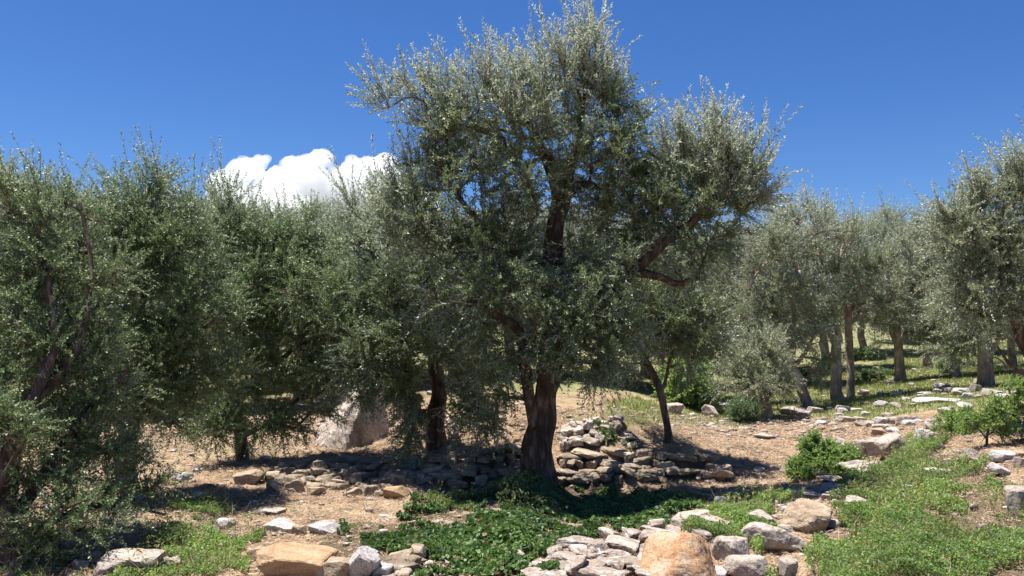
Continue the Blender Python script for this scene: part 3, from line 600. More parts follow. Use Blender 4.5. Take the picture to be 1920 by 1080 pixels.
local_tree('olive_tree', 'grove olive tree with a dark upright trunk above the pile of white rocks', 'tree', (1851, 730, 22),
 [[(1851,730,22,.24),(1850,705,22,.18),(1846,670,22,.16),(1838,640,22,.13),(1828,610,22,.09),(1820,560,22,.05)],[(1847,680,22,.08),(1870,640,22,.06),(1885,600,22,.03)]],
 [(1810,520,22,60,50,1,40,.2),(1870,520,22,60,50,1,36,.2),(1790,590,22,60,40,1,38,0),(1850,600,21.7,60,40,.9,36,-.1),(1810,640,21.6,60,30,.8,28,-.3),(1880,650,21.8,50,35,.8,22,-.3),(1900,700,21.5,35,30,.6,14,-.4),(1780,660,21.8,35,22,.7,12,-.3)], clear=[(1848,y,22,.4) for y in range(655,725,10)], gnarl=.15, **MID)

# ------------------------------------------------------------------ grove trees further off: a few kinds, copied
def proto_tree(seed, h, wd):
    rng = np.random.default_rng(seed); V = lambda x, y, z: np.array([x, y, z], float)
    th = h * .34; lx = rng.uniform(-.25, .25)
    limbs = [[(V(0, 0, -.2), .22), (V(.02, 0, .3), .16), (V(lx, .1, th), .13), (V(lx * 1.5, .1, th * 1.7), .10), (V(0, 0, h * .75), .04)]]
    for k in range(4):
        a = k * 1.57 + rng.uniform(-.4, .4); limbs.append([(V(lx, .1, th * .95), .09), (V(math.cos(a) * wd * .3, math.sin(a) * wd * .3, th * 1.5), .06), (V(math.cos(a) * wd * .6, math.sin(a) * wd * .6, h * .6), .03)])
    blobs = []
    for k in range(9):
        a = k * .7 + rng.uniform(-.2, .2); r = wd * rng.uniform(.45, .7); blobs.append((V(math.cos(a) * r, math.sin(a) * r, h * rng.uniform(.36, .62)), (wd * .4, wd * .4, h * .15), 24, rng.uniform(-.3, .1)))
    for k in range(5):
        a = k * 1.26; r = wd * .35; blobs.append((V(math.cos(a) * r, math.sin(a) * r, h * rng.uniform(.72, .88)), (wd * .35, wd * .35, h * .12), 24, .5))
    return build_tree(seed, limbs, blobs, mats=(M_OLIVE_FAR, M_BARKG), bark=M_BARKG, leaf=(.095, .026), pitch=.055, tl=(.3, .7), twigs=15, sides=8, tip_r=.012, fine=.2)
PROTO = [proto_tree(101, 5.6, 2.3), proto_tree(102, 6.3, 2.5), proto_tree(103, 4.8, 2.3)]
FAR = [ # px, depth, kind, scale, rot
 (60,19,2,1.0,.3),(-120,18,0,1.1,1),(200,23,0,1.0,2),(330,20,2,1.0,.7),(420,25,1,.95,3),(560,21,2,.95,4),(640,27,0,1.05,1.4),(500,33,1,1.05,2.2),(740,24,2,1.05,2.9),(860,31,0,1.05,.2),(960,26,2,1.05,.9),
 (1040,34,0,1.05,2.0),(1130,25,2,1.0,5),(1210,30,1,.95,1.1),(1255,26,2,.9,3.3),(1290,36,0,1.1,.5),(1400,36,1,1.1,2.5),(1470,31,0,1.05,4.4),(1550,38,1,1.15,.1),(1620,44,0,1.25,1.9),(1700,50,1,1.3,3.6),(1830,42,0,1.15,2.7),(1900,33,1,.95,.8),
 (2000,27,0,1,.4),(2150,22,2,1,1.4),(-300,24,1,1,1.7),(120,34,1,1.1,.6),(700,42,1,1.2,3.9),(900,44,0,1.2,1.2),(1150,46,1,1.2,2.1),(330,42,0,1.2,2.4),(1790,30,2,1.05,5.1),(-60,30,1,1.1,4.1)]
ORD = ['leftmost', 'second', 'third', 'fourth', 'fifth', 'sixth', 'seventh', 'eighth', 'ninth', 'tenth', 'eleventh', 'twelfth', 'thirteenth', 'fourteenth', 'fifteenth']
FAR.sort(key=lambda q: q[0]); seen_ = {}
for i, (px, D, k, s, rz) in enumerate(FAR):
    x = (px - 960) / FPX * D; z = H(x, D)[0]
    side = 'behind the left trees' if px < 640 else ('behind the tallest tree' if px < 1260 else 'closing the right-hand slope')
    no = seen_[side] = seen_.get(side, -1) + 1
    e = tree_object('olive_tree', ORD[no] + (' from the left' if no else '') + ' of the background olives ' + side, 'tree', (x, D, z - .1), PROTO[k],
                    group='background olive trees ' + side)
    e.rotation_euler.z = rz; e.scale = (s, s, s)

# ------------------------------------------------------------------ rocks
def unit_grid(n=18):
    """cube-sphere: all quads, unit directions"""
    V = []; F = []; key = {}
    def vid(p):
        k = tuple(int(round(c * n)) for c in p)
        if k not in key: key[k] = len(V); V.append(p)
        return key[k]
    for ax in range(3):
        for sg in (-1, 1):
            for i in range(n):
                for j in range(n):
                    q = []
                    for (a, b) in ((i, j), (i + 1, j), (i + 1, j + 1), (i, j + 1)):
                        p = [0, 0, 0]; p[ax] = sg; p[(ax + 1) % 3] = 2 * a / n - 1; p[(ax + 2) % 3] = 2 * b / n - 1; q.append(vid(p))
                    F.append(q if sg > 0 else q[::-1])
    V = np.array(V, float); V = np.tan(V * math.pi / 4); return norm(V), np.array(F)
GRID = {n: unit_grid(n) for n in (2, 8, 12, 22)}
def rock_shape(seed, size, res=12, planes=11, dome=False, boxy=0.0, rough=.05, cuts=None, sharp=34):
    """faceted stone: a ball cut by random planes"""
    rng = np.random.default_rng(seed); d, F = GRID[res]
    N = norm(rng.normal(size=(planes, 3))); h = rng.uniform(.62, .95, planes)
    if boxy:
        B = norm(np.array([[1, 0, 0], [-1, 0, 0], [0, 1, 0], [0, -1, 0], [0, 0, 1], [0, 0, -1]]) + rng.normal(0, .2, (6, 3)))
        N = np.vstack([N[:4], B]); h = np.concatenate([rng.uniform(.85, 1.1, 4), rng.uniform(.66, .8, 6)])
    elif cuts:
        N = norm(np.array([q[:3] for q in cuts], float)); h = np.array([q[3] for q in cuts])
    elif not dome:
        N = np.vstack([N, norm(np.array([[.1, -.05, 1], [0, .1, -1]]) + rng.normal(0, .15, (2, 3)))]); h = np.append(h, [rng.uniform(.55, .75), .55])
    c = d @ N.T; k = sharp
    inv = (np.sum(np.clip(c / h, 0.02, None) ** k, 1)) ** (-1 / k)
    r = np.minimum(inv, 1.15)
    V = d * r[:, None]
    off = rng.uniform(0, 50, 3)
    V = V * (1 + rough * vn(V * 2.3 + off, 7)[:, None] + rough * .6 * vn(V * 5.5 + off, 8)[:, None] + rough * .35 * vn(V * 13 + off, 9)[:, None])
    return V * (np.array(size) / 2 / .82), F
ROCKMESH = {}
def rock_mesh(key, m, seed, **kw):
    if (key, m.name) not in ROCKMESH:
        V, F = rock_shape(seed, (1, 1, 1), **kw); ROCKMESH[(key, m.name)] = mesh_from('stone', V, F, [m], rnd=np.full(len(F), .5), smooth=False)
    return ROCKMESH[(key, m.name)]
MATS = {'d': R_WALL, 'p': R_PALE, 't': R_TAN, 'o': R_OCHRE, 'w': R_WHITE, 'O': R_ORANGE}
def put_rock(px, py, wpx, hpx, m, label, cat='rock', name='rock', group=None, rz=None, tilt=(0, 0), depth=.8, res=12, seed=None, unique=False, sink=0.0, **kw):
    """px, py = foot of the stone in the survey picture; size given in the same units"""
    g = hit([px], [py])[0]; D = g[1]; rng = random.Random(int(px * 13 + py * 7))
    sx = wpx / FPX * D; sz = hpx / FPX * D; sy = sx * depth
    # seen from above the stone shows part of its top, so the true height is smaller
    szt = max(sz * 1.0 - sy * .12 , sz * .55) * 1.18
    key = seed if seed is not None else rng.randrange(16)
    me = rock_mesh(('u', px, py) if unique else key, MATS[m], 500 + key, res=res, **kw)
    o = link(name, me); o.scale = (sx, sy, szt * 1.25)
    o.location = (g[0], g[1] + sy * .35, H(g[0], g[1] + sy * .35)[0] + szt * (.40 - sink))
    o.rotation_euler = (tilt[0], tilt[1], rz if rz is not None else rng.uniform(-.35, .35))
    return tag(o, label, cat, group)

put_rock(557,1093,142,52,'o','big flat-topped ochre slab lying at the bottom of the bank, shaded front face','boulder','boulder',res=22,unique=True,boxy=1,rz=-.12,tilt=(.10,.05),depth=.62,rough=.05)
put_rock(1284,1108,152,90,'O','large rounded boulder streaked orange and cream at the foot of the pale stones','boulder','boulder',res=22,unique=True,rz=.1,depth=.85,rough=.05,sharp=9,cuts=[(-.75,-.35,.55,.62),(.8,-.45,.35,.6),(.1,-.8,.6,.72),(.15,.3,.95,.92),(-.1,-1,0,.8),(1,.2,0,.85),(-1,.3,.1,.85),(0,1,.2,.85)])
put_rock(652,838,116,104,'p','pale wedge-shaped rock outcrop with dark cracks on the terrace left of the dark trunk','outcrop','rock_outcrop',res=22,unique=True,rz=.1,depth=.9,rough=.07,cuts=[(-.68,-.35,.66,.36),(-.3,-.8,.5,.5),(.9,-.4,.3,.55),(.6,-.75,.1,.62),(0,1,.3,.8),(.2,.2,.95,.85),(-1,0,0,.95),(-.5,.6,.5,.6)])
put_rock(622,1092,70,42,'t','tan stone tucked right against the big ochre slab'); put_rock(675,1090,46,58,'w','white lichened stone tilted up in the ivy below the bank',tilt=(.2,.5))
put_rock(716,1086,34,26,'w','small white slab leaning right of the tilted lichened stone'); put_rock(640,1085,44,16,'w','thin pale slab between the ochre slab and tilted white stone')
put_rock(240,1075,88,36,'p','long pale flat stone at the edge of the bottom left greenery',seed=2,depth=.9); put_rock(190,1082,28,22,'p','small square pale stone touching the long flat one at bottom left')
put_rock(486,1056,34,26,'t','tan stone just up left of the big ochre slab'); put_rock(524,1000,64,26,'w','flat white speckled slab on the dry ground in the left clearing',seed=4)
put_rock(505,968,48,12,'p','thin grey slab behind the flat white speckled one'); put_rock(601,1002,50,20,'w','flat whitish stone left of the ivy clump')
put_rock(613,990,34,14,'p','grey oval stone resting behind the flat whitish one'); put_rock(338,903,30,16,'w','bright white pointed stone alone on dry ground below the left trees')
put_rock(367,887,16,8,'w','tiny white stone up right of the pointed white stone'); put_rock(497,865,20,8,'w','little white flat stone on dry ground above the rubble')
put_rock(721,973,22,8,'w','small white flake on the dry ground before the ivy'); put_rock(560,1003,22,16,'t','brown stone right of the flat white speckled slab')
put_rock(462,906,50,24,'t','dark blocky rock at the left tip of the rubble bank',boxy=1); put_rock(736,934,42,22,'o','rounded brown stone at the foot of the rubble bank')
put_rock(1516,998,82,44,'t','tan domed boulder in the middle of the right-hand greenery','boulder','boulder',res=22,seed=6,unique=True,planes=9,dome=True,sharp=20)
put_rock(1452,1040,84,44,'p','wide pale boulder with a brown underside, below the tan domed one','boulder','boulder',res=22,seed=9,unique=True,dome=True)
put_rock(1376,1052,52,42,'p','pale boulder right beside the large orange one'); put_rock(1402,1086,62,40,'p','pale boulder at the bottom edge right of the orange one')
put_rock(1478,1090,34,42,'p','upright pale stone at the bottom edge amid the greenery'); put_rock(1340,1092,44,24,'w','grey-white stone in front of the orange boulder')
put_rock(1430,990,48,24,'p','half-buried pale stone left of the tan domed boulder'); put_rock(1568,990,36,14,'p','small reddish pale stone right of the tan domed boulder')
put_rock(1920,975,52,58,'p','grey rounded rock cut by the right edge of the view',seed=1); put_rock(1682,858,50,40,'p','wedge slab standing tilted with a dark underside',boxy=1,tilt=(.1,-.55),unique=True,seed=8,res=22)
put_rock(1630,860,40,32,'p','blocky pale stone left of the tilted wedge slab',boxy=1); put_rock(1590,866,48,34,'p','pale slab leaning right on the round green shrub',boxy=1,tilt=(0,.45))
put_rock(1640,894,86,34,'p','broad low pale rock sloping below the tilted wedge slab',res=22,seed=7); put_rock(1553,896,64,22,'p','flat creamy slab in front of the round green shrub',boxy=1)
put_rock(1536,884,46,16,'p','thinner creamy slab stacked behind the flat one'); put_rock(1501,889,24,16,'w','small white block left of the creamy slabs')
put_rock(1578,921,60,18,'p','low flat stone under the creamy slabs'); put_rock(1566,904,42,11,'p','long thin stone between the creamy slab and the low flat stone')
put_rock(1514,935,62,15,'p','flat pinkish slab at the top edge of the green patch'); put_rock(1562,938,36,14,'p','small flat stone right of the pinkish slab')
put_rock(1615,958,58,26,'p','pale jagged stone at the left rim of the large green mass'); put_rock(1734,830,34,24,'w','white rounded stone above the green mass, right of the wedge slab')
put_rock(1712,842,22,15,'p','small stone directly right of the tilted wedge slab'); put_rock(1648,816,32,15,'t','brownish half-buried stone above the blocky pale stone')
put_rock(1676,811,22,11,'w','small white stone above the tilted wedge slab'); put_rock(1645,829,24,9,'p','low flat stone between the brownish one and the blocky one')
put_rock(1888,868,40,20,'w','white triangular stone in the shade of the right-hand bush'); put_rock(1916,880,20,16,'p','small stone at the right edge, below the white triangular one')
put_rock(1822,864,28,11,'p','half-buried flat stone left of the white triangular one'); put_rock(1762,892,38,14,'w','white knobbly stone on the upper rim of the large green mass')
put_rock(1882,893,34,16,'w','long narrow white stone slanting at the rim of the greenery',tilt=(0,.4)); put_rock(1912,858,26,14,'t','dark stone under the right-hand bush')
put_rock(1490,779,48,18,'p','pale rock at the foot of the left-leaning grove trunk'); put_rock(1532,776,26,12,'p','smaller pale rock just right of the leaning grove trunk')
put_rock(1768,752,66,15,'w','long bright flat rock below the pile of white rocks',seed=2); put_rock(1356,774,30,16,'w','bright white boulder behind the clearing, left of the blue-green tuft')
put_rock(1334,782,34,20,'p','sloping pale slab left of the bright white boulder',tilt=(0,.5)); put_rock(1276,758,24,12,'w','white stone at the back of the clearing beside the slim stem')
put_rock(1302,760,50,9,'p','long low rock shelf at the back of the clearing'); put_rock(1264,778,30,24,'p','pale rock half hidden behind the slim young stem')
put_rock(1424,886,20,8,'w','lone white pebble-like stone on the dry clearing beside the shadow'); put_rock(1434,825,38,8,'p','low flat stone sunk in the middle of the dry clearing')
put_rock(1352,950,24,18,'w','white stone at the upper tip of the right green patch'); put_rock(1370,940,18,14,'w','little white stone right of the one at the green patch tip')
put_rock(1326,958,34,12,'p','flat pale stone behind the foreground wall'); put_rock(1300,975,58,14,'p','long flat pale stone on top of the foreground wall end')
put_rock(1246,985,34,12,'w','flat white stone at the edge of the ivy'); put_rock(1262,964,26,10,'p','small pale stone inside the ivy edge')
SIZE = lambda s, a, b: 'small' if s < a else ('medium' if s < b else 'large')
COL = {'d': 'shade-darkened', 'p': 'pale', 't': 'tan', 'w': 'white', 'o': 'ochre'}
def third(v, a, b, names): return names[min(len(names) - 1, max(0, int((v - a) / (b - a) * len(names))))]
for i, (x, y, a, b) in enumerate([(1622,741,20,9),(1651,740,12,7),(1655,759,26,9),(1590,790,28,10),(1580,771,17,10),(1606,771,20,6),(1655,797,20,13),(1668,781,22,9),(1690,799,16,13),(1710,798,24,12),(1749,806,18,15),
    (1645,699,13,12),(1668,689,22,8),(1672,719,22,8),(1715,697,9,6),(1710,722,9,5),(1752,716,9,5),(1730,745,16,6),(1700,752,14,7),(1624,760,12,6),(1680,764,14,7),(1830,800,18,10),(1790,812,14,9),(1850,776,16,9),(1870,790,22,14),
    (1556,770,12,6),(1690,736,8,5),(1640,812,12,7),(1762,828,14,7),(1795,850,12,8)]):
    put_rock(x, y, a, b, 'pwwp'[i % 4], f"{SIZE(a, 14, 22)} {COL['pwwp'[i % 4]]} stone {third(y, 690, 850, ['high', 'halfway up', 'low'])} on the right slope, {third(x, 1550, 1880, ['under the leaning trunk', 'right of the double trunk', 'below the slender trunk', 'toward the right edge'])}", 'stone', 'stone', 'small stones strewn over the right slope')
for i, (x, y, a, b) in enumerate([(1770,730,24,11),(1782,735,17,9),(1806,737,24,12),(1832,735,17,12),(1744,741,28,9),(1795,742,18,9),(1818,748,16,10),(1858,742,28,14),(1886,748,28,11),(1838,722,15,10),(1760,738,16,9),(1904,742,20,9)]):
    put_rock(x, y, a, b, 'wp'[i % 2], f"{SIZE(a, 17, 25)} {COL['wp'[i % 2]]} rock {third(x, 1740, 1905, ['at the left end', 'in the middle', 'at the right end'])} of the white pile, {third(y, 722, 750, ['upper', 'lower'])} row", 'rock', 'rock', 'rocks of the white pile on the slope')
for i, (x, y, a, b) in enumerate([(1880,785,26,12),(1900,790,30,14),(1915,776,24,12),(1890,800,20,12),(1908,806,26,12),(1885,772,22,10)]):
    put_rock(x, y, a, b, 'w', f"white rock heaped behind the thin dark bush, {third(y, 770, 808, ['top', 'middle', 'bottom'])} row, {third(x, 1878, 1918, ['left', 'right'])} side", 'rock', 'rock', 'white rocks heaped at the right edge')
rr = random.Random(3)
for i in range(46):   # ruined left end of the terrace wall, stones darkened to stand for shade
    t = rr.random(); x = 478 + 300 * t; y = 935 - 70 * rr.random() * (.5 + .5 * t) - 8 * (1 - t); s = rr.choice((15, 20, 26, 33))
    mm_ = 'dddt'[i % 4]
    put_rock(x, y, s, s * rr.uniform(.5, .75), mm_, f"{SIZE(s, 20, 29)} {COL[mm_]} {'blocky' if i % 2 else 'rounded'} stone of the rubble bank, {third(x, 478, 778, ['left tip', 'left half', 'right half', 'beside the coursed wall'])}, {third(y, 862, 936, ['upper', 'lower'])} row", 'stone', 'stone', 'tumbled stones of the rubble bank', sink=.22, boxy=i % 2, rz=rr.uniform(-1, 1))
for i in range(34):   # loose stones among the left bottom scrub
    x = rr.uniform(20, 430); y = rr.uniform(930, 1075); s = rr.choice((10, 14, 20, 26))
    put_rock(x, y, s, s * .6, 'ppw'[i % 3], f"{SIZE(s, 12, 19)} {COL['ppw'[i % 3]]} stone under the nearest left tree, {third(x, 20, 430, ['at its trunk', 'under its twigs', 'at the scrub edge', 'right of its shade'])}, {third(y, 930, 1076, ['farther back', 'midway', 'near the bottom'])}", 'stone', 'stone', 'small stones under the nearest left tree', rz=rr.uniform(-1, 1))
for i in range(16):
    x = rr.uniform(760, 1010); y = rr.uniform(1010, 1078); s = rr.choice((14, 20, 26))
    put_rock(x, y, s, s * .6, 'ptp'[i % 3], f"{SIZE(s, 15, 22)} {COL['ptp'[i % 3]]} stone poking out of the ivy, {third(x, 760, 1010, ['left side', 'middle', 'right side'])}, {third(y, 1010, 1079, ['higher up', 'near the bottom'])}", 'stone', 'stone', 'stones poking out of the ivy', rz=rr.uniform(-1, 1))
for i in range(22):
    x = rr.uniform(640, 1000); y = rr.uniform(700, 830); s = rr.choice((12, 18, 26))
    put_rock(x, y, s, s * .6, 'ptp'[i % 3], f"{SIZE(s, 15, 22)} {COL['ptp'[i % 3]]} stone on the upper terrace {third(x, 640, 1000, ['beside the pale outcrop', 'left of the reddish trunk', 'right of the reddish trunk', 'behind the thick trunk'])}, {third(y, 700, 831, ['far back', 'midway', 'at the wall top'])}", 'stone', 'stone', 'stones on the upper terrace', rz=rr.uniform(-1, 1))

for i in range(96):
    up = i < 66
    x = rr.uniform(1500, 1900) if up else rr.uniform(1390, 1720); y = (rr.uniform(738, 870) if x > 1640 else rr.uniform(765, 800)) if up else rr.uniform(880, 1000); s = rr.choice((9, 13, 18, 24) if up else (14, 20, 28))
    if not up and y > 940 and x > 1600: x -= 200
    put_rock(x, y, s, s * .55, 'pwp'[i % 3], f"{SIZE(s, 12, 17)} {COL['pwp'[i % 3]]} loose stone " + (f"on the slope {third(x, 1500, 1900, ['below the leaning trunk', 'below the double trunk', 'below the slender trunk', 'below the white pile', 'near the right edge'])}, {third(y, 738, 870, ['top', 'upper', 'lower', 'bottom'])} band" if up else f"{third(x, 1390, 1720, ['left of', 'just above', 'right of'])} the tan domed boulder, {third(y, 880, 1000, ['far', 'middle', 'near'])} band"), 'stone', 'stone', 'loose stones down the right side', rz=rr.uniform(-1, 1), sink=.1)

# ------------------------------------------------------------------ dry stone walls: courses of stones laid between a foot line and a top line
def wall(label, foot, top, rows, m, wmin, wmax, seed, jitter=.03, deep=.30, wres=8):
    rng = np.random.default_rng(seed); A = Acc()
    f = np.array([P(*q) for q in foot]); t = np.array([P(*q) for q in top])
    def along(L, s):
        d = np.concatenate([[0], np.cumsum(np.linalg.norm(np.diff(L, axis=0), axis=1))]); d /= d[-1]
        return np.array([np.interp(s, d, L[:, k]) for k in range(3)])
    leng = np.linalg.norm(np.diff(f, axis=0), axis=1).sum()
    for r in range(rows):
        s = rng.uniform(-.02, .01); hrow = np.linalg.norm(along(t, .5) - along(f, .5)) / rows
        while s < 1:
            w = rng.uniform(wmin, wmax) * rng.choice([.45, .7, 1, 1.3]); c = s + w / 2 / leng
            if c > 1.02: break
            a = along(f, min(c, 1)); b = along(t, min(c, 1)); q = (r + .45) / rows; p = a * (1 - q) + b * q
            hh = max(.05, np.linalg.norm((b - a)[[2]]) / rows * rng.uniform(1.0, 1.45))
            hh = min(max(hh, .095), .22) * rng.uniform(.85, 1.2)
            V, F = rock_shape(int(rng.integers(1e6)), (w * 1.04, deep * rng.uniform(.8, 1.2), hh * 1.1), res=wres, boxy=rng.uniform() < .7, rough=.09) if True else None
            an = rng.normal(0, .3); ca, sa = math.cos(an), math.sin(an); tt = rng.normal(0, .11)
            V = np.stack([V[:, 0] * ca - V[:, 1] * sa, V[:, 0] * sa + V[:, 1] * ca, V[:, 2] + V[:, 0] * tt], 1)
            g = H(p[0], p[1] + .05)[0]; p[2] = max(p[2], g + hh * .2) if p[2] - g < .4 else p[2]
            A.add(V + p + np.array([rng.normal(0, jitter * .5), .07 + rng.normal(0, jitter), rng.normal(0, .03)]), F, 0, rng.uniform(0, 1))
            s += w / leng
    me = A.mesh('dry_stone_wall', [m], False); tag(link('dry_stone_wall', me), label, 'stone wall')
wall('coursed dry stone terrace wall running left from the thick trunk', [(775,912,11.6),(860,914,11.7),(985,912,11.8)], [(800,858,12.4),(870,845,12.5),(985,838,12.5)], 5, R_WALL, .12, .32, 1)
wall('ruined low bank of small shade-darkened stones at the left end of the terrace', [(490,928,11.7),(620,936,11.3),(778,922,11.5)], [(540,880,12.5),(660,862,12.9),(790,856,12.6)], 5, R_WALL, .10, .26, 9, .09, .2)  # dark stone colour stands for the tree shade over this bank
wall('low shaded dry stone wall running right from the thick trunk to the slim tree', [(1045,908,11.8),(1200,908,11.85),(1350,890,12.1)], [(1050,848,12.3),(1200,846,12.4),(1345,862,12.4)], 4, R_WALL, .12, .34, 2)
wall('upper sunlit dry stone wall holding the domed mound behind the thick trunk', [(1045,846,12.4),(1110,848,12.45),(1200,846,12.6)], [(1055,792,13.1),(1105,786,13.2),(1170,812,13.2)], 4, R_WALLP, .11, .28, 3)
wall('pale tumbled dry stone wall in the foreground beside the orange boulder', [(985,1120,6.75),(1120,1120,6.75),(1260,1120,6.75)], [(1040,1030,8.0),(1160,1005,8.35),(1340,962,9.1)], 9, R_WALLP, .12, .42, 4, .06, .30, 12)
wall('short dry stone wall end under the ivy beside the tilted white stone', [(700,1100,6.9),(760,1100,6.9)], [(735,1040,7.6),(790,1030,7.7)], 6, R_WALL, .12, .26, 5, .03, .22)

# ------------------------------------------------------------------ ground cover
def cover(name, label, polys, n_m2, leaf, lw, height, m, seed, up=.4, nmax=90000, stems=False, round_leaf=True, ragged=.25, lump=1.6, hole=-.6):
    """countless small leaves over the ground; polys are world outlines"""
    rng = np.random.default_rng(seed); VV = []; RR = []
    for p in polys:
        a = .5 * abs(np.dot(p[:, 0], np.roll(p[:, 1], 1)) - np.dot(p[:, 1], np.roll(p[:, 0], 1)))
        n = int(min(nmax, a * n_m2)); x, y = scatter_poly(p, n, rng, ragged); n = len(x)
        hh = height * np.clip(.55 + .6 * vn2(x * lump, y * lump, 41) + .35 * vn2(x * lump * 3, y * lump * 3, 42), .12, 1.6)
        keep = vn2(x * 1.1, y * 1.1, seed + 70) + .6 * vn2(x * 3.3, y * 3.3, seed + 71) + .35 * vn2(x * 9, y * 9, seed + 72) > hole
        x, y, hh = x[keep], y[keep], hh[keep]; n = len(x)
        z = H(x, y) + hh * rng.uniform(0, 1, n) ** .45
        c = np.stack([x, y, z], 1)
        nn = norm(np.stack([rng.normal(0, 1, n), rng.normal(-.25, 1, n), rng.normal(0, .6, n) + 1.6 * up], 1))
        ld = norm(np.cross(nn, rng.normal(size=(n, 3)))); wv = np.cross(nn, ld)
        l = leaf * rng.uniform(.6, 1.3, n)[:, None]; w_ = lw * rng.uniform(.7, 1.2, n)[:, None]
        V = np.stack([c - ld * l * .5, c - ld * l * .15 - wv * w_ * .5, c + ld * l * .22 - wv * w_ * .38 + nn * l * .06, c + ld * l * .5, c + ld * l * .22 + wv * w_ * .38 + nn * l * .06, c - ld * l * .15 + wv * w_ * .5], 1)
        VV.append(V.reshape(-1, 3)); RR.append(np.repeat(np.where(rng.uniform(0, 1, n) < .04, .99, np.clip(.45 + .45 * vn2(x * .9, y * .9, 61) + .35 * vn2(x * 4, y * 4, 62) + rng.normal(0, .18, n), 0, .93)), 2))
    V = np.vstack(VV); n = len(V) // 6
    F = (np.arange(n)[:, None, None] * 6 + np.array([[0, 1, 2, 3], [0, 3, 4, 5]])[None]).reshape(-1, 4)
    tag(link(name, mesh_from(name, V, F, [m], rnd=np.concatenate(RR))), label, 'ground cover', kind='stuff')
cover('low_scrub', 'bright green small-leaved scrub spreading over the right foreground slope', wz['b'], 13000, .026, .017, .20, M_BRAMBLE, 1, nmax=170000, lump=2.6, ragged=.45, hole=-.32)
cover('low_scrub', 'green small-leaved ground cover in the bottom left corner', wz['g'], 9000, .026, .017, .14, M_BRAMBLE, 2, ragged=.4, hole=-.3)
cover('tall_weeds', 'olive-brown taller weeds mixed into the green scrub and ivy', wz['b'] + wz['i'] + wz['g'], 900, .05, .012, .30, M_GRASSM, 4, ragged=.5, hole=-.05)
cover('ivy', 'dark green ivy creeping over the bank below the thick trunk', wz['i'], 4600, .050, .044, .15, M_IVY, 3, up=.5, lump=2.6, ragged=.5, hole=-.36)

def blades(name, label, cat, polys, n_m2, lng, wd, m, seed, lay, nmax=60000, exclude=(), patch=0.0, ragged=.3):
    """thin blades: lay=1 lying litter, lay=0 upright grass"""
    rng = np.random.default_rng(seed); VV = []; RR = []
    for p in polys:
        a = .5 * abs(np.dot(p[:, 0], np.roll(p[:, 1], 1)) - np.dot(p[:, 1], np.roll(p[:, 0], 1)))
        n = int(min(nmax, a * n_m2)); x, y = scatter_poly(p, n, rng, ragged)
        keep = np.ones(len(x), bool)
        for q in exclude: keep &= ~inside(x, y, q)
        if patch: keep &= (vn2(x * .9, y * .9, seed + 50) + rng.normal(0, .25, len(x))) > patch - .6
        x = x[keep]; y = y[keep]; n = len(x)
        s = np.clip(y / 12, 1, 2.2)[:, None]
        d = rng.normal(size=(n, 3)); d[:, 2] = (rng.uniform(0, .25, n) if lay else rng.uniform(1.4, 3.2, n)); d = norm(d)
        b = np.stack([x, y, H(x, y) + (.004 + .02 * rng.uniform(0, 1, n) if lay else -.01)], 1)
        wv = norm(np.cross(d, norm(rng.normal(size=(n, 3))))) if not lay else norm(np.cross(d, np.array([0, 0, 1.]) + rng.normal(0, .4, (n, 3))))
        l = lng * rng.uniform(.4, 1.4, n)[:, None]; w_ = wd * rng.uniform(.6, 1.4, n)[:, None] * s
        bendv = norm(rng.normal(size=(n, 3))) * [1, 1, .2] * l * (.12 if lay else .35)
        V = np.stack([b - wv * w_ * .5, b + wv * w_ * .5, b + d * l * .55 + wv * w_ * .42 + bendv * .3, b + d * l * .55 - wv * w_ * .42 + bendv * .3, b + d * l + bendv, b + d * l + bendv + wv * w_ * .1], 1)
        VV.append(V.reshape(-1, 3)); RR.append(np.repeat(rng.uniform(0, 1, n), 2))
    V = np.vstack(VV); n = len(V) // 6
    F = (np.arange(n)[:, None, None] * 6 + np.array([[0, 1, 2, 3], [3, 2, 5, 4]])[None]).reshape(-1, 4)
    tag(link(name, mesh_from(name, V, F, [m], rnd=np.concatenate(RR))), label, cat, kind='stuff')
allg = wz['b'] + wz['i'] + wz['g']
near = [poly_world([(-200,1100),(-200,900),(300,800),(640,760),(1050,770),(1250,770),(1500,780),(1700,790),(2200,780),(2300,1100)])]
blades('dry_straw', 'dry brown straw and leaf litter covering the terraces', 'straw', near, 1700, .070, .0042, M_STRAW, 5, 1, nmax=210000, exclude=())
blades('dry_grass', 'thin dry grass tufts standing on the terraces', 'dry grass', near, 200, .07, .0035, M_STRAW, 6, 0, nmax=30000, exclude=allg, patch=.55)
blades('grass', 'short green grass on the slope under the right-hand grove', 'grass', wz['t'], 420, .09, .009, M_GRASSM, 7, 0, nmax=90000)
blades('dry_stems', 'dry brown stems standing in the green scrub', 'dry stems', wz['b'] + wz['g'], 170, .20, .0035, M_STRAW, 9, 0, nmax=9000)
def pebbles():
    rng = np.random.default_rng(77); A = Acc(); d, F = GRID[2]
    for p, n in ((near[0], 2600), (wz['t'][0], 700)):
        x, y = scatter_poly(p, n, rng); z = H(x, y)
        for i in range(len(x)):
            r = rng.uniform(.008, .026) * rng.choice([1, 1, 1.8]) * (1.6 if y[i] > 16 else 1)
            V = d * (1 + rng.uniform(-.25, .25, (len(d), 1))) * r * [1.3, 1, .7]
            A.add(V + [x[i], y[i], z[i] + r * .3], F, 0, rng.uniform(0, 1))
    tag(link('pebbles', A.mesh('pebbles', [R_WALLP])), 'small pebbles and clods strewn over the bare ground', 'pebbles', kind='stuff')
pebbles()
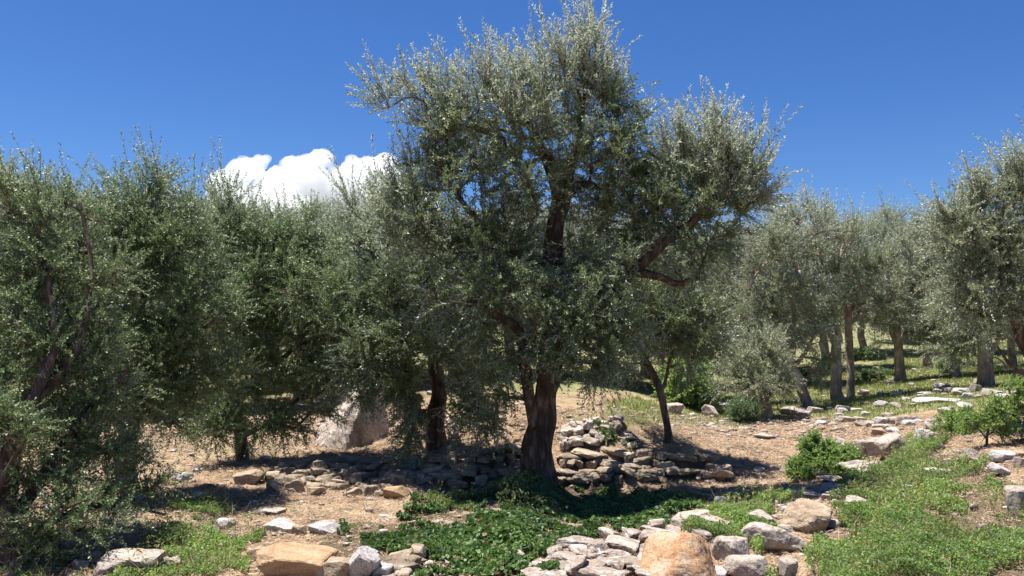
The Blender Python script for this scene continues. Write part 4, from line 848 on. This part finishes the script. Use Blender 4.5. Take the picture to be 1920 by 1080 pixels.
for i, (px, py, D, sc, wo) in enumerate([(1632,712,31,1.0,'midway up the grassy slope, right of the double trunk'),(1556,690,35,1.3,'in the shade behind the double trunk'),(1620,675,42,1.5,'high on the grassy slope in tree shade'),(1780,690,33,1.1,'on the upper slope left of the dark upright trunk'),(1668,700,33,.7,'beside a white stone left of the slender trunk'),(1490,700,32,1.4,'behind the left-leaning pale trunk'),(1240,735,26,1.1,'behind the slim young olive, left of the bright bush'),(1160,745,24,1.1,'on the upper terrace right of the thick trunk'),(930,745,24,1.1,'far back between the two dark trunks'),(700,735,24,1.2,'far back above the pale outcrop')]):
    x = (px - 960) / FPX * D
    if i == 0:
        V3 = lambda *q: np.array(q, float)
        bush = build_tree(900, [[(V3(0, 0, -.1), .04), (V3(0, 0, .2), .03), (V3(.1, 0, .5), .015)], [(V3(0, 0, .1), .03), (V3(-.3, .1, .35), .012)]],
                          [(V3(0, 0, .5), (.6, .5, .3), 30, .2), (V3(-.5, 0, .3), (.4, .4, .2), 16, 0), (V3(.5, 0, .3), (.4, .4, .2), 16, 0)], mats=(M_OLIVE_LEFT, M_TWIG), silver=0, leaf=(.07, .03), pitch=.04, tl=(.15, .35), twigs=12, sides=5, tip_r=.004, fine=.1, gnarl=0)
    e = tree_object('shrub', 'low dark bush ' + wo, 'shrub', (x, D, H(x, D)[0] - .03), bush, 'low dark bushes on the slope'); sc *= .7; e.scale = (sc, sc, sc * .85); e.rotation_euler.z = i * 1.3
sprig = [poly_world([(1480,800),(1500,770),(1620,740),(1800,760),(1780,830),(1700,850),(1600,800)]), poly_world([(400,1000),(430,960),(600,1010),(560,1040)]), poly_world([(20,1080),(20,930),(300,900),(420,960),(250,1060)])]
blades('weeds', 'scattered short green weeds among the loose stones', 'weeds', sprig, 260, .06, .008, M_GRASSM, 8, 0, patch=.6)

# ------------------------------------------------------------------ shrubs
SH = dict(silver=0, mats=(M_BRAMBLE, M_TWIG), leaf=(.028, .018), pitch=.018, tl=(.08, .17), twigs=12, sides=6, tip_r=.003, fine=.04, gnarl=.05, shape=6)
local_tree('shrub', 'round bright green shrub beside the cream slabs on the right', 'shrub', (1545, 886, 11.9),
 [[(1545,886,11.9,.03),(1543,870,11.9,.025),(1540,850,11.9,.02),(1535,825,11.9,.01)],[(1545,878,11.9,.02),(1570,855,11.9,.015),(1585,840,11.9,.01)]],
 [(1535,838,11.9,32,14,.25,34,-.1),(1570,846,12.0,32,14,.3,34,-.1),(1525,862,11.8,36,16,.25,40,-.2),(1565,872,11.7,45,13,.3,36,-.2),(1505,880,11.7,26,12,.2,24,-.2),(1597,866,11.9,25,14,.2,18,-.2),(1523,824,11.9,10,10,.1,6,.4)], **SH)
local_tree('shrub', 'wide green shrub on the slope below the white rock pile', 'shrub', (1815, 822, 13.6),
 [[(1815,822,13.6,.03),(1812,805,13.6,.025),(1805,785,13.6,.015)],[(1815,815,13.6,.02),(1840,795,13.6,.012)]],
 [(1795,782,13.8,40,14,.4,26,.1),(1835,790,13.7,30,14,.35,18,0),(1780,800,13.6,28,12,.3,16,-.1),(1815,806,13.4,38,9,.3,16,-.1)], **SH)
local_tree('shrub', 'thin dark bush with a bare forked stem at the right edge, white rocks behind it', 'shrub', (1852, 838, 12.0),
 [[(1852,838,12.0,.02),(1851,820,12.0,.017),(1856,800,12.0,.014),(1870,775,12.0,.01)],[(1852,826,12,.014),(1835,805,12,.01),(1815,795,12,.006)],[(1853,815,12,.012),(1880,800,12,.01),(1910,780,12,.006)]],
 [(1840,790,12,38,18,.3,18,0),(1885,765,12,35,28,.3,26,.1),(1905,740,12,30,30,.3,24,.1),(1870,800,12,30,14,.2,10,-.1),(1920,800,12,26,26,.3,14,-.1)], **SH)
local_tree('shrub', 'blue-green rounded tuft at the foot of the low bushy olive', 'shrub', (1393, 790, 19.2),
 [[(1393,790,19.2,.03),(1393,785,19.2,.02),(1393,775,19.2,.01)]],
 [(1393,778,19.2,22,10,.25,40,1.0),(1385,782,19.1,14,8,.2,16,.9),(1403,782,19.1,14,8,.2,16,.9)], silver=0, mats=(M_LAV, M_TWIG), leaf=(.06, .010), pitch=.03, tl=(.12, .28), twigs=14, sides=5, tip_r=.003, fine=.04, gnarl=0)
local_tree('shrub', 'dark leafy creeper clump growing over the sunlit wall of the domed mound', 'shrub', (1135, 850, 12.35),
 [[(1135,850,12.35,.02),(1137,835,12.4,.015),(1138,815,12.6,.01)]],
 [(1130,808,12.9,18,16,.12,20,-.2),(1140,830,12.7,22,18,.15,24,-.3),(1165,838,12.7,26,12,.15,18,-.3)], silver=0, mats=(M_IVY, M_TWIG), leaf=(.04, .03), pitch=.025, tl=(.08, .18), twigs=10, sides=5, tip_r=.003, fine=.04, gnarl=0)
local_tree('shrub', 'bright green broad-leaved bush behind the slim young olive', 'shrub', (1290, 775, 21),
 [[(1290,775,21,.04),(1290,750,21,.03),(1288,720,21,.02)]],
 [(1290,700,21,40,28,.6,36,.1),(1270,735,21,38,26,.5,30,0),(1310,745,21,34,22,.5,24,-.1)], mats=(M_BRAMBLE, M_TWIG), leaf=(.08, .05), pitch=.05, tl=(.2, .4), twigs=12, sides=5, tip_r=.005, fine=.1, gnarl=0)

# ------------------------------------------------------------------ cloud, far behind the grove
def cloud():
    m = bpy.data.materials.new('cloud_vapour'); m.use_nodes = True; N = m.node_tree.nodes; N.clear()
    pv_ = N.new('ShaderNodeVolumePrincipled'); pv_.inputs['Color'].default_value = (1, 1, 1, 1); pv_.inputs['Density'].default_value = .022; pv_.inputs['Anisotropy'].default_value = .2
    ou = N.new('ShaderNodeOutputMaterial'); m.node_tree.links.new(pv_.outputs[0], ou.inputs['Volume'])
    A = Acc(); rng = np.random.default_rng(12); D = 3000.; d, F = GRID[22]
    c = P(600, 400, D)
    lumps = [(430,350,38),(460,325,34),(485,305,18),(500,298,10),(520,346,37),(555,325,34),(597,300,22),(606,290,13),(588,296,12),(660,300,12),(455,308,14),(722,298,14),(580,345,46),(638,348,39),(664,316,24),(700,322,34),(725,310,24),(735,350,40),(690,370,50),(610,390,55),(540,390,50),(470,385,50),(415,370,30),(770,380,36),(790,372,24),(812,398,22),(560,430,70),(650,430,70),(470,430,60),(740,430,60),(575,300,14),(610,298,16)]
    for x, y, r in lumps:
        rad = r / FPX * D; q = P(x, y, D + rng.uniform(-40, 40)) - c
        o = rng.uniform(0, 40, 3); f = 1 + .20 * vn(d * 2.0 + o, 1) + .16 * vn(d * 4.5 + o, 2) + .11 * vn(d * 9 + o, 3)
        A.add(d * f[:, None] * rad * [1, .8, .9] + q, F)
    o = link('cloud', A.mesh('cloud', [m])); o.location = c
    rm = o.modifiers.new('merge', 'REMESH'); rm.mode = 'VOXEL'; rm.voxel_size = 5.0; rm.use_smooth_shade = True
    tag(o, 'bright white cumulus cloud low in the sky left of the tallest tree', 'cloud')
cloud()
